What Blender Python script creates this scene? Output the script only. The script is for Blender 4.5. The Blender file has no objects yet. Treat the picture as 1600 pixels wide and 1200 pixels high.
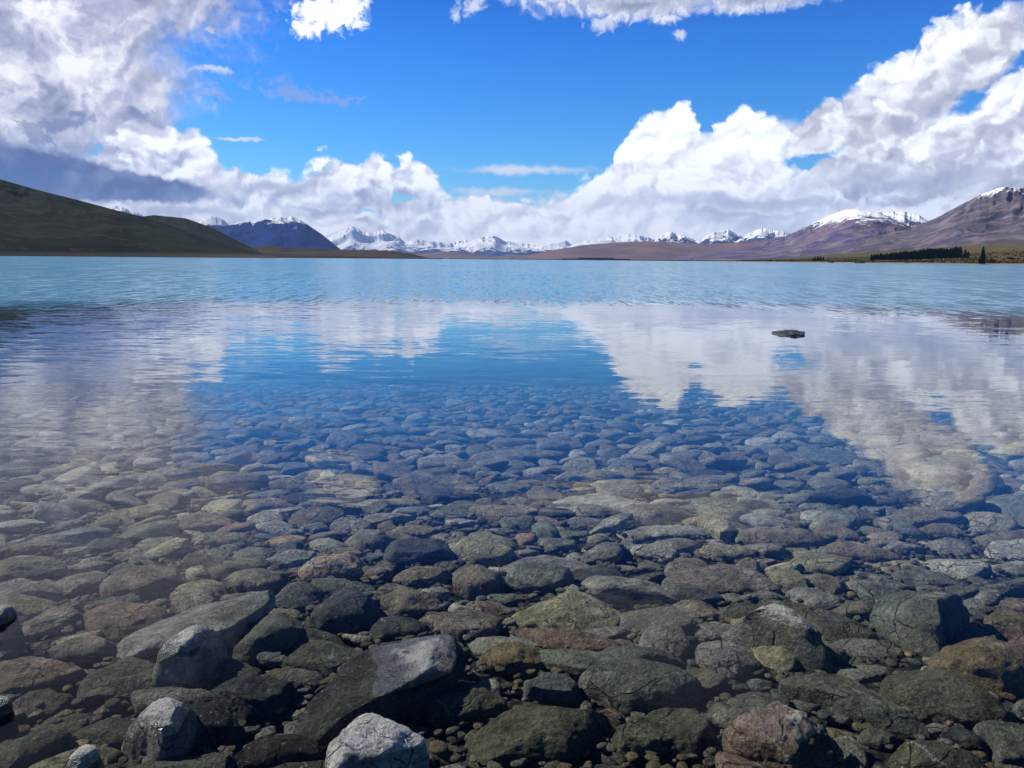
import bpy, math, random
import numpy as np
from mathutils import Matrix, Vector

R = math.radians
SC = bpy.context.scene
COL = SC.collection
# ------------------------------------------------------------------ camera
F = 1240.0                      # focal length in photo pixels (1600 wide)
PITCH, ROLL = R(8.93), R(0.48)
cam_d = bpy.data.cameras.new('camera')
cam_d.sensor_width = 36.0
cam_d.lens = 36.0 * F / 1600.0
cam_d.clip_start = 0.05
cam_d.clip_end = 200000
cam = bpy.data.objects.new('camera', cam_d)
CM = (Matrix.Translation((0, 0, 1.5)) @ Matrix.Rotation(math.pi / 2 - PITCH, 4, 'X')
      @ Matrix.Rotation(ROLL, 4, 'Z'))
cam.matrix_world = CM
COL.objects.link(cam)
SC.camera = cam
# ------------------------------------------------------------------ light and exposure
SUN_EL, SUN_AZ = 40.0, -68.0    # azimuth from the view direction (+Y), negative to the left
sun_d = bpy.data.lights.new('sun', 'SUN')
sun_d.energy = 5.0
sun_d.angle = R(0.5)
sun_d.color = (1.0, 0.955, 0.89)
sun = bpy.data.objects.new('sun', sun_d)
SV = Vector((math.sin(R(SUN_AZ)) * math.cos(R(SUN_EL)), math.cos(R(SUN_AZ)) * math.cos(R(SUN_EL)), math.sin(R(SUN_EL))))
sun.rotation_euler = SV.to_track_quat('Z', 'Y').to_euler()
sun.location = (-20, 10, 30)
COL.objects.link(sun)
vs = SC.view_settings
vs.view_transform = 'Standard'
vs.look = 'None'
vs.exposure = 0.12
vs.gamma = 1.0
SC.cycles.max_bounces = 8
SC.cycles.diffuse_bounces = 2
SC.cycles.glossy_bounces = 3
SC.cycles.transparent_max_bounces = 12
SC.cycles.volume_bounces = 0
SC.cycles.caustics_reflective = False
SC.cycles.caustics_refractive = False
SC.cycles.sample_clamp_indirect = 4.0


# ------------------------------------------------------------------ node expression helper
class NT:
    def __init__(self, tree):
        self.t = tree
        self.n = tree.nodes
        self.l = tree.links

    def new(self, kind, **kw):
        nd = self.n.new(kind)
        for k, v in kw.items():
            setattr(nd, k, v)
        return nd

    def put(self, sock, v):
        if isinstance(v, S):
            self.l.new(v.s, sock)
        elif isinstance(v, bpy.types.NodeSocket):
            self.l.new(v, sock)
        else:
            if isinstance(v, (tuple, list)) and len(v) == 3 and sock.type == 'RGBA':
                v = (*v, 1.0)
            sock.default_value = v

    def math(self, op, a, b=None, c=None, clamp=False):
        nd = self.new('ShaderNodeMath', operation=op)
        nd.use_clamp = clamp
        self.put(nd.inputs[0], a)
        if b is not None: self.put(nd.inputs[1], b)
        if c is not None: self.put(nd.inputs[2], c)
        return S(self, nd.outputs[0])

    def vmath(self, op, a, b=None, c=None, scale=None):
        nd = self.new('ShaderNodeVectorMath', operation=op)
        self.put(nd.inputs[0], a)
        if b is not None: self.put(nd.inputs[1], b)
        if c is not None: self.put(nd.inputs[2], c)
        if scale is not None: self.put(nd.inputs['Scale'], scale)
        return S(self, nd.outputs['Value' if op in ('LENGTH', 'DOT_PRODUCT', 'DISTANCE') else 'Vector'])

    def xyz(self, x, y, z=0.0):
        nd = self.new('ShaderNodeCombineXYZ')
        self.put(nd.inputs[0], x); self.put(nd.inputs[1], y); self.put(nd.inputs[2], z)
        return S(self, nd.outputs[0])

    def sep(self, v):
        nd = self.new('ShaderNodeSeparateXYZ')
        self.put(nd.inputs[0], v)
        return [S(self, o) for o in nd.outputs]

    def noise(self, v, scale, detail=4.0, rough=0.5, dist=0.0, out='Fac', dims='3D', ntype='FBM'):
        nd = self.new('ShaderNodeTexNoise', noise_dimensions=dims)
        nd.noise_type = ntype
        if v is not None: self.put(nd.inputs['Vector'], v)
        self.put(nd.inputs['Scale'], scale)
        self.put(nd.inputs['Detail'], detail)
        self.put(nd.inputs['Roughness'], rough)
        self.put(nd.inputs['Distortion'], dist)
        return S(self, nd.outputs[out])

    def noise2(self, *a, **k):
        return self.noise(*a, dims='2D', **k)

    def voro2(self, *a, **k):
        return self.voro(*a, dims='2D', **k)

    def voro(self, v, scale, feature='F1', detail=0.0, rough=0.5, out='Distance', smooth=None, rnd=1.0, dims='3D'):
        nd = self.new('ShaderNodeTexVoronoi', feature=feature, voronoi_dimensions=dims)
        self.put(nd.inputs['Vector'], v)
        self.put(nd.inputs['Scale'], scale)
        if 'Detail' in nd.inputs:
            self.put(nd.inputs['Detail'], detail)
            self.put(nd.inputs['Roughness'], rough)
        if smooth is not None: self.put(nd.inputs['Smoothness'], smooth)
        self.put(nd.inputs['Randomness'], rnd)
        return S(self, nd.outputs[out])

    def step(self, v, a, b):
        nd = self.new('ShaderNodeMapRange', interpolation_type='SMOOTHSTEP')
        self.put(nd.inputs['Value'], v)
        self.put(nd.inputs['From Min'], a); self.put(nd.inputs['From Max'], b)
        return S(self, nd.outputs[0])

    def lin(self, v, a, b, c=0.0, d=1.0):
        nd = self.new('ShaderNodeMapRange')
        self.put(nd.inputs['Value'], v)
        for i, q in enumerate((a, b, c, d)): self.put(nd.inputs[i + 1], q)
        return S(self, nd.outputs[0])

    def mix(self, f, a, b, mode='MIX'):
        nd = self.new('ShaderNodeMix', data_type='RGBA', blend_type=mode)
        nd.clamp_factor = True
        self.put(nd.inputs[0], f)
        self.put(nd.inputs[6], a); self.put(nd.inputs[7], b)
        return S(self, nd.outputs[2])

    def curve(self, v, pts):
        nd = self.new('ShaderNodeFloatCurve')
        self.put(nd.inputs['Value'], v)
        c = nd.mapping.curves[0]
        while len(c.points) > 2: c.points.remove(c.points[1])
        c.points[0].location = pts[0]; c.points[1].location = pts[-1]
        for p in pts[1:-1]: c.points.new(*p)
        for p in c.points: p.handle_type = 'VECTOR'
        nd.mapping.update()
        return S(self, nd.outputs[0])


class S:
    def __init__(self, nt, s): self.nt, self.s = nt, s
    def __add__(a, b): return a.nt.math('ADD', a, b)
    __radd__ = __add__
    def __sub__(a, b): return a.nt.math('SUBTRACT', a, b)
    def __rsub__(a, b): return a.nt.math('SUBTRACT', b, a)
    def __mul__(a, b): return a.nt.math('MULTIPLY', a, b)
    __rmul__ = __mul__
    def __truediv__(a, b): return a.nt.math('DIVIDE', a, b)
    def clamp(a): return a.nt.math('ADD', a, 0.0, clamp=True)
    def max(a, b): return a.nt.math('MAXIMUM', a, b)
    def min(a, b): return a.nt.math('MINIMUM', a, b)
    def pow(a, b): return a.nt.math('POWER', a, b)


def pix_dir(px, py):
    v = Vector(((px - 800.0) / F, (600.0 - py) / F, -1.0))
    return (CM.to_3x3() @ v).normalized()


def azel(px, py):
    d = pix_dir(px, py)
    return math.degrees(math.atan2(d.x, d.y)), math.degrees(math.asin(d.z))


# ------------------------------------------------------------------ world: sky and clouds by direction
world = bpy.data.worlds.new('World')
SC.world = world
world.use_nodes = True
world.cycles.sampling_method = 'MANUAL'
world.cycles.sample_map_resolution = 512


def build_world():
    T = NT(world.node_tree)
    T.n.clear()
    tc = T.new('ShaderNodeTexCoord')
    d = S(T, tc.outputs['Generated'])
    x, y, z = T.sep(d)
    az = T.math('ARCTAN2', x, y) * (180 / math.pi)
    el = T.math('ARCSINE', z) * (180 / math.pi)
    el = T.math('ABSOLUTE', el)
    sky = T.new('ShaderNodeTexSky', sky_type='NISHITA')
    sky.sun_disc = False
    sky.sun_elevation = R(SUN_EL)
    sky.sun_rotation = R(SUN_AZ)
    sky.altitude = 700
    sky.air_density = 1.0
    sky.dust_density = 0.3
    sky.ozone_density = 2.5
    hs = T.new('ShaderNodeHueSaturation')
    T.put(hs.inputs['Saturation'], 1.42)
    T.put(hs.inputs['Value'], 1.12)
    T.l.new(sky.outputs[0], hs.inputs['Color'])
    skyc = S(T, hs.outputs[0])
    tint = T.mix(T.lin(el, 2.0, 24.0), (0.66, 1.14, 1.36, 1), (0.16, 0.60, 1.36, 1))
    skyc = T.mix(1.0, skyc, tint, 'MULTIPLY')
    skyc = T.mix(T.step(el, 13.5, 27), skyc, T.mix(1.0, skyc, (0.5, 0.27, 0.19, 1), 'MULTIPLY'))

    P = T.xyz(az, el, 0.0)
    warp = T.vmath('SUBTRACT', T.noise2(P, 0.22, 3, 0.55, out='Color'), (0.5, 0.5, 0.5))
    Pw = T.vmath('MULTIPLY_ADD', warp, (3.0, 2.0, 0.0), P)
    warp2 = T.vmath('SUBTRACT', T.noise2(P, 1.3, 3, 0.6, out='Color'), (0.5, 0.5, 0.5))
    Pw2 = T.vmath('MULTIPLY_ADD', warp2, (0.9, 0.7, 0.0), Pw)

    def billow(pv, sc):
        # cauliflower heads: inverted fractal cell distance
        v = T.voro2(T.vmath('MULTIPLY', pv, (1, 1.25, 1)), sc, 'SMOOTH_F1', 2.0, 0.5, smooth=0.3)
        return 1.0 - v
    b0 = billow(Pw2, 0.36)
    off = (0.38, -0.42, 0.0)
    b1 = billow(T.vmath('ADD', Pw2, off), 0.36)
    relief = b0 - b1                       # + on faces turned to the sun (upper left)
    fb = T.noise2(Pw, 0.42, 7, 0.6) - 0.5
    fine = T.noise2(Pw2, 1.5, 5, 0.54) - 0.5
    big = T.noise2(P, 0.13, 3, 0.5) - 0.5

    def ell(px, py, a, b, rot=0.0, src=None):
        u0, v0 = azel(px, py)
        k = math.degrees(1 / F)
        q = T.vmath('SUBTRACT', src or P, (u0, v0, 0))
        if rot:
            r = T.new('ShaderNodeVectorRotate', rotation_type='Z_AXIS')
            T.put(r.inputs['Vector'], q)
            r.inputs['Angle'].default_value = R(-rot)
            q = S(T, r.outputs[0])
        q = T.vmath('MULTIPLY', q, (1 / (a * k), 1 / (b * k), 0))
        return 1.0 - T.vmath('LENGTH', q)

    def many(lst, src=None):
        m = None
        for e in lst:
            v = ell(*e, src=src)
            m = v if m is None else T.math('SMOOTH_MAX', m, v, 0.15)
        return m

    def profile(pts, lo=-75.0, hi=75.0, top=30.0):
        pp = [(0.0, None)]
        out = []
        for px, py in pts:
            a, e = azel(px, py)
            out.append(((a - lo) / (hi - lo), max(0.0, e / top)))
        out = [(0.0, out[0][1] * 0.8)] + out + [(1.0, out[-1][1] * 0.8)]
        return T.curve(T.lin(T.sep(Pw_small)[0], lo, hi), out) * top

    Pw_small = T.vmath('MULTIPLY_ADD', warp2, (0.6, 0.5, 0.0), P)
    col = skyc
    W = 10.6                                 # brightness of fully lit cloud before the background strength

    def over(col, alpha, c, k=1.0):
        return T.mix(alpha * k if k != 1.0 else alpha, col, c)

    def shade(v, dark=(2.9, 3.2, 4.6), mid=(6.0, 6.3, 7.6), lit=(12.4, 12.7, 13.4)):
        r = T.new('ShaderNodeValToRGB')
        cr = r.color_ramp
        cr.elements[0].position = 0.0; cr.elements[0].color = (*dark, 1)
        cr.elements[1].position = 1.0; cr.elements[1].color = (*lit, 1)
        e = cr.elements.new(0.45); e.color = (*mid, 1)
        T.put(r.inputs[0], v)
        return S(T, r.outputs[0])

    # thin high veils
    veil = many([(820, 266, 165, 10), (370, 217, 46, 4), (780, 300, 110, 10), (840, 335, 300, 40), (1190, 215, 90, 30)], Pw_small)
    col = over(col, T.step(veil + fb * 1.2, 0.0, 0.9), (8.6, 9.0, 9.8), 0.85)
    vf = many([(460, 143, 60, 16, -8), (535, 160, 40, 9, 8), (336, 153, 34, 11)], Pw)
    col = over(col, T.step(vf + fine * 2.4, 0.05, 0.8), (3.6, 4.2, 7.2), 0.55)
    vf = many([(337, 108, 34, 7), (323, 47, 14, 6), (740, 6, 34, 16, 30), (712, 24, 12, 14), (945, 36, 40, 16, 10), (1062, 55, 14, 8), (1042, 28, 30, 12)], Pw_small)
    col = over(col, T.step(vf + fine * 1.7, 0.05, 0.85), (8.2, 8.6, 9.3), 0.75)
    # small bright cloud at the top left of centre
    sm = many([(515, 22, 62, 30, 8), (480, 42, 30, 18), (540, 8, 36, 26)], Pw_small)
    smd = sm + fine * 1.5 + relief * 0.2
    col = over(col, T.step(smd, 0.0, 0.5), shade((0.72 + fine * 1.4 + sm * 0.5).clamp()), 0.95)
    # long cloud along the top edge
    lo_ = many([(1045, -14, 290, 36, 0), (1000, 8, 160, 22), (1180, -2, 120, 20)], Pw_small)
    col = over(col, T.step(lo_ + fine * 0.6 + fb * 0.5, -0.05, 0.65), shade((0.92 - lo_ * 0.9 + fine * 0.8).clamp()), 0.97)

    # big grey mass, upper left (seen against the light: lilac grey, paler rims)
    lm = many([(20, 90, 235, 165), (-150, -200, 420, 330), (1120, -330, 200, 90, 20), (130, 5, 150, 62, 10), (185, 165, 85, 78, -35), (30, -60, 330, 120), (225, 140, 40, 42)], Pw_small)
    ld = lm + fb * 0.55 + fine * 0.32
    lshade = (0.40 + fb * 0.7 + relief * 0.6 + fine * 0.25 - lm * 0.12)
    pat = many([(90, 35, 90, 50, -20), (130, 110, 60, 60, -40), (15, 115, 50, 34), (15, 200, 40, 34), (20, 300, 10, 10)], Pw)
    lshade = lshade + T.step(pat + fine * 0.7 + fb * 0.6, -0.1, 1.0) * 0.62
    rim = many([(215, 150, 80, 60, -20)], Pw)
    lshade = lshade + T.step(rim, 0.0, 1.0) * 0.25 - T.step(el, 22.0, 30.0) * 0.8
    col = over(col, T.step(ld, -0.05, 0.42), shade(lshade.clamp(), (2.6, 2.9, 4.3), (5.4, 5.6, 7.2), (10.4, 10.4, 10.8)))
    dk = many([(85, 195, 62, 14, 10), (60, 210, 40, 16), (215, 172, 18, 9), (115, 182, 20, 8)], Pw)
    col = over(col, T.step(dk + fine * 1.7, 0.1, 0.7), (2.1, 2.5, 4.4), 0.8)

    # right hand bank, behind
    top = profile([(-900, 260), (-300, 250), (700, 330), (1180, 330), (1235, 270), (1262, 262), (1280, 222), (1330, 198), (1400, 188), (1450, 172),
                   (1490, 160), (1520, 158), (1545, 128), (1600, 92), (1680, 60), (1800, 100), (2400, 190)])
    dn = (top - el) * 0.8 + (b0 - 0.52) * 1.2 + fine * 0.5
    hgt = (el / top.max(1.0)).clamp()
    sh = 0.34 + hgt * 0.36 + relief * 1.1 + fb * 0.75 + fine * 0.3
    hole = T.step(many([(1258, 232, 42, 30, 20), (1300, 226, 24, 16, 10)], Pw_small) + fine * 0.5, 0.0, 0.4)
    col = over(col, T.step(dn, -0.1, 0.45) * (1.0 - hole), shade(sh.clamp(), (4.2, 4.4, 5.6), (6.6, 6.8, 7.9)))
    # diagonal cloud, upper right
    dg = many([(1385, 160, 190, 52, 24), (1490, 98, 110, 62, 32), (1538, 66, 52, 44), (1305, 190, 62, 26, 8)], Pw_small)
    dd = dg * 2.6 + (b0 - 0.58) * 0.9 + fine * 0.5
    grad = ell(1435, 80, 210, 62, 28)
    sh = 0.52 + grad * 0.40 + relief * 0.9 + fb * 0.5 + fine * 0.25
    col = over(col, T.step(dd, 0.0, 0.5), shade(sh.clamp(), (4.0, 4.2, 5.4), (6.4, 6.5, 7.5)))

    # left dark shelf cloud
    sf = many([(-10, 264, 235, 36, -5), (165, 286, 160, 22, -5), (-260, 240, 240, 70)], Pw_small)
    # main cumulus wall: left heads, low middle, tall right head
    top = profile([(-1200, 250), (-400, 260), (60, 290), (120, 262), (150, 222), (172, 190), (205, 176), (262, 180), (300, 196), (335, 224), (350, 250), (385, 262),
                   (425, 264), (478, 262), (486, 240), (508, 232), (532, 246), (556, 252), (582, 236), (612, 244), (655, 242), (676, 258), (690, 286),
                   (760, 300), (850, 306), (893, 290), (930, 268), (958, 240), (976, 205), (992, 176), (1020, 163), (1076, 156), (1088, 170),
                   (1104, 184), (1128, 172), (1150, 160), (1216, 168), (1236, 184), (1244, 226), (1252, 236), (1268, 262), (1330, 290), (1420, 300), (1600, 300), (2300, 310)])
    dn = (top - el) * 0.85 + (b0 - 0.52) * 1.15 + fine * 0.55
    u_l = T.step(az, azel(560, 300)[0], azel(880, 300)[0])     # the right hand head is the most brightly lit
    hgt = (el / top.max(1.0)).clamp()
    sh = 0.34 + hgt * 0.42 + relief * (1.5 - u_l * 0.6) + fb * 0.85 + fine * 0.3 + u_l * 0.30
    base_col = shade(sh.clamp(), (4.8, 5.1, 6.9), (8.0, 8.3, 9.6))
    alpha = T.step(dn, -0.1, 0.38)
    gap = many([(632, 313, 34, 7), (560, 330, 20, 3)], Pw)
    alpha = alpha * (1.0 - T.step(gap + fine, 0.0, 0.6)) * (1.0 - hole)
    col = over(col, alpha, base_col)
    # grey bars under the bases and low stratus near the horizon
    br = many([(1190, 318, 330, 15), (1150, 333, 150, 8), (560, 318, 120, 9), (1420, 285, 260, 26), (420, 290, 130, 14), (310, 330, 160, 12)], Pw)
    col = over(col, T.step(br + fb * 0.9 + fine * 0.7, 0.05, 0.95), (5.2, 5.5, 7.0), 0.78)
    rn = many([(1190, 352, 120, 30), (1120, 345, 80, 18)], Pw)
    col = over(col, T.step(rn + fb * 0.8, 0.0, 1.0), (3.2, 4.1, 6.9), 0.6)
    hz = T.step(el, 4.6, 0.3)
    col = over(col, hz, (9.6, 9.9, 10.8), 0.55)
    sd = sf * 1.6 + fb * 0.35 + fine * 0.3
    shd = 0.12 + relief * 0.7 + fb * 0.7 + fine * 0.35 - sf * 0.15 + T.step(az, azel(150, 0)[0], azel(320, 0)[0]) * 0.2
    col = over(col, T.step(sd, 0.0, 0.4), shade(shd.clamp(), (0.8, 1.2, 3.0), (1.7, 2.2, 4.4), (7.5, 7.7, 9.0)), 0.93)

    bg = T.new('ShaderNodeBackground')
    T.put(bg.inputs['Color'], col)
    bg.inputs['Strength'].default_value = 0.1
    out = T.new('ShaderNodeOutputWorld')
    T.l.new(bg.outputs[0], out.inputs['Surface'])


build_world()


# ------------------------------------------------------------------ numpy noise
_rng = np.random.RandomState(7)
_perm = _rng.permutation(256)
_perm = np.concatenate([_perm, _perm, _perm])
_grad = _rng.normal(size=(256, 3))
_grad /= np.linalg.norm(_grad, axis=1)[:, None]


def perlin(p):
    p = np.asarray(p, float)
    i = np.floor(p).astype(np.int64)
    f = p - i
    u = f * f * f * (f * (f * 6 - 15) + 10)
    i &= 255
    res = 0
    for dx in (0, 1):
        wx = u[:, 0] if dx else 1 - u[:, 0]
        for dy in (0, 1):
            wy = u[:, 1] if dy else 1 - u[:, 1]
            for dz in (0, 1):
                wz = u[:, 2] if dz else 1 - u[:, 2]
                h = _perm[_perm[_perm[i[:, 0] + dx] + (i[:, 1] + dy) % 256] + (i[:, 2] + dz) % 256]
                g = _grad[h]
                dd = (g[:, 0] * (f[:, 0] - dx) + g[:, 1] * (f[:, 1] - dy) + g[:, 2] * (f[:, 2] - dz))
                res = res + wx * wy * wz * dd
    return res * 1.6


def fbm(p, o=4, gain=0.5, ridged=False):
    a, s, q = 1.0, 0, np.array(p, float)
    for _ in range(o):
        n = perlin(q)
        s = s + a * ((1 - 2 * np.abs(n)) if ridged else n)
        a *= gain
        q = q * 2.03 + 11.7
    return s


def mesh_np(name, v, f, smooth=True):
    me = bpy.data.meshes.new(name)
    v = np.asarray(v, np.float32)
    f = np.asarray(f, np.int32)
    k = f.shape[1]
    me.vertices.add(len(v)); me.vertices.foreach_set('co', v.ravel())
    me.loops.add(f.size); me.loops.foreach_set('vertex_index', f.ravel())
    me.polygons.add(len(f))
    me.polygons.foreach_set('loop_start', np.arange(0, f.size, k, dtype=np.int32))
    me.polygons.foreach_set('loop_total', np.full(len(f), k, np.int32))
    me.polygons.foreach_set('use_smooth', np.full(len(f), smooth))
    me.update(calc_edges=True)
    me.validate()
    return me


def link(name, me, mat=None, parent=None):
    o = bpy.data.objects.new(name, me)
    COL.objects.link(o)
    if mat is not None and not me.materials: me.materials.append(mat)
    if parent is not None: o.parent = parent
    return o


def tag(o, label=None, cat=None, group=None, kind=None):
    if label: o['label'] = label
    if cat: o['category'] = cat
    if group: o['group'] = group
    if kind: o['kind'] = kind
    return o


def new_mat(name):
    m = bpy.data.materials.new(name)
    m.use_nodes = True
    T = NT(m.node_tree)
    T.n.clear()
    out = T.new('ShaderNodeOutputMaterial')
    return m, T, out


def principled(T, out, col, rough=0.8, normal=None, spec=0.3):
    b = T.new('ShaderNodeBsdfPrincipled')
    T.put(b.inputs['Base Color'], col)
    T.put(b.inputs['Roughness'], rough)
    T.put(b.inputs['Specular IOR Level'], spec)
    if normal is not None: T.put(b.inputs['Normal'], normal)
    T.l.new(b.outputs[0], out.inputs['Surface'])
    return b


def bump(T, h, dist, strength=1.0):
    b = T.new('ShaderNodeBump')
    T.put(b.inputs['Height'], h)
    b.inputs['Distance'].default_value = dist
    b.inputs['Strength'].default_value = strength
    return S(T, b.outputs[0])


def pos(T):
    g = T.new('ShaderNodeNewGeometry')
    return S(T, g.outputs['Position']), g


# ------------------------------------------------------------------ materials
def m_terrain(name, c1, c2, c3, scale, snow=None, strat=None, shore=None, brk=None):
    """c1 main cover, c2 second cover, c3 rock; snow=(height, spread, amount) in metres."""
    m, T, out = new_mat(name)
    p, g = pos(T)
    x, y, z = T.sep(p)
    n1 = T.noise(p, 1.0 / scale, 6, 0.6)
    n2 = T.noise(p, 6.0 / scale, 5, 0.65)
    col = T.mix(T.step(n1, 0.36, 0.62), c1, c2)
    if strat:
        # scree chutes running down the face
        q = T.vmath('MULTIPLY', p, (1 / strat, 1 / strat, 0.18 / strat))
        n3 = T.noise(q, 1.0, 5, 0.65)
        col = T.mix(T.step(n3, 0.42, 0.66), col, c3)
    else:
        col = T.mix(T.step(n2, 0.5, 0.72), col, c3)
    col = T.mix(T.lin(n2, 0.25, 0.8, 0.0, 0.45), col, T.mix(1.0, col, (0.45, 0.45, 0.5, 1), 'MULTIPLY'))
    nz = T.sep(S(T, g.outputs['Normal']))[2]
    if snow:
        h, sp, am = snow
        q = T.vmath('MULTIPLY', p, (1.0, 1.0, 0.35))
        ns = T.noise(q, 5.5 / scale, 6, 0.68) - 0.5
        sn = (z - h) / sp + ns * am
        col = T.mix(T.step(sn, 0.0, 0.22), col, (0.86, 0.88, 0.92, 1))
    if shore:
        hs, c = shore
        col = T.mix(T.step(z + n2 * hs * 0.6, hs * 1.5, hs * 0.6), col, c)
    principled(T, out, col, 0.95, spec=0.05)
    return m


def m_rock():
    m, T, out = new_mat('stone')
    oi = T.new('ShaderNodeObjectInfo')
    tc = T.new('ShaderNodeTexCoord')
    o = S(T, tc.outputs['Object'])
    rnd = S(T, oi.outputs['Random'])
    p, g = pos(T)
    z = T.sep(p)[2]
    at = T.new('ShaderNodeAttribute', attribute_name='tone')
    base = S(T, at.outputs['Color'])
    o = T.vmath('ADD', o, T.xyz(rnd * 37.0, rnd * 91.0, rnd * 53.0))
    w = T.noise(o, 5.0, 4, 0.6)
    n1 = T.noise(o, 9.0, 7, 0.66)
    n2 = T.noise(o, 70.0, 5, 0.7)
    lay = T.noise(T.vmath('MULTIPLY', T.vmath('ADD', o, T.xyz(0, w * 0.22, w * 0.3)), (6, 30, 60)), 1.0, 4, 0.6)
    v = T.lin(n1, 0.25, 0.75, 0.35, 1.65) * T.lin(n2, 0.3, 0.7, 0.4, 1.6) * T.lin(lay, 0.3, 0.7, 0.65, 1.35)
    col = T.vmath('SCALE', base, scale=v)
    # pale mineral flecks and blotches, ochre algae film
    fl = T.step(T.noise(o, 55.0, 4, 0.75), 0.60, 0.70)
    col = T.mix(fl * 0.7, col, (0.34, 0.34, 0.31, 1))
    al = T.step(T.noise(o, 4.0, 5, 0.62), 0.50, 0.68)
    col = T.mix(al * 0.35, col, (0.12, 0.095, 0.05, 1))
    al = T.step(T.noise(o, 3.0, 4, 0.6), 0.52, 0.7)
    col = T.mix(al * 0.28, col, (0.065, 0.075, 0.05, 1))
    # veins where the mesh asks for them
    va = T.new('ShaderNodeAttribute', attribute_name='vein')
    ve = T.voro(T.vmath('ADD', o, T.xyz(w * 0.12, w * 0.1, 0)), 9.0, 'DISTANCE_TO_EDGE')
    ve = T.step(ve, 0.035, 0.012) * S(T, va.outputs['Fac'])
    col = T.mix(ve, col, (0.55, 0.5, 0.4, 1))
    ck = T.voro(T.vmath('ADD', T.vmath('MULTIPLY', o, (1, 1, 1.6)), T.xyz(w * 0.25, w * 0.2, w * 0.1)), 6.5, 'DISTANCE_TO_EDGE')
    ck = T.step(ck, 0.03, 0.006) * T.step(n1, 0.42, 0.58) * T.step(rnd, 0.5, 0.54)
    col = T.mix(ck * 0.75, col, (0.015, 0.016, 0.014, 1))
    ox_, oy_, oz_ = T.sep(o)
    wv_ = T.math('FRACT', ox_ * 3.3 + oy_ * 1.4 + oz_ * 2.0 + (n1 - 0.5) * 0.5 + rnd * 7.0)
    wv_ = T.step(T.math('ABSOLUTE', wv_ - 0.5), 0.022, 0.006) * T.step(rnd, 0.66, 0.7) * T.step(w, 0.45, 0.55)
    col = T.mix(wv_ * 0.5, col, (0.38, 0.37, 0.33, 1))
    # above the waterline the stone dries pale, tone lifted to stand in for glints; a wet dark band stays along the water
    edge = T.noise(p, 14.0, 4, 0.6) * 0.03
    dm = T.new('ShaderNodeAttribute', attribute_name='damp')
    edge = edge + T.step(T.noise(o, 8.0, 5, 0.7), 0.5, 0.62) * 0.02
    dry = T.step(z - edge, 0.004, 0.022) * (1.0 - S(T, dm.outputs['Fac']))
    wet = T.step(z, -0.004, 0.004)
    dcol = T.mix(0.5, T.vmath('SCALE', col, scale=1.6), T.mix(T.lin(n2, .3, .7), (0.27, 0.26, 0.25, 1), (0.55, 0.53, 0.50, 1)))
    col = T.mix(dry, col, dcol)
    rough = 0.85 - wet * 0.6 + dry * 0.45
    h = n1 * 0.6 + n2 * 0.22 + lay * 0.16 - ck * 0.25
    nrm = bump(T, h, 0.06, 1.0)
    principled(T, out, col, rough.clamp(), nrm, spec=T.lin(wet, 0, 1, 0.05, 0.6))
    return m


def m_bed():
    m, T, out = new_mat('gravel_bed')
    p, g = pos(T)
    n = T.noise(p, 3.0, 5, 0.6)
    c = T.voro(p, 26.0, 'F1', out='Color')
    dd = T.voro(p, 26.0, 'F1')
    cc = T.mix(T.sep(c)[0], (0.03, 0.032, 0.03, 1), (0.085, 0.08, 0.065, 1))
    cc = T.mix(T.lin(dd, 0.25, 0.7), cc, (0.012, 0.013, 0.013, 1))
    cc = T.vmath('SCALE', cc, scale=T.lin(n, 0.3, 0.7, 0.7, 1.3))
    principled(T, out, cc, 0.9, bump(T, 1.0 - dd, 0.02), 0.1)
    return m


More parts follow.
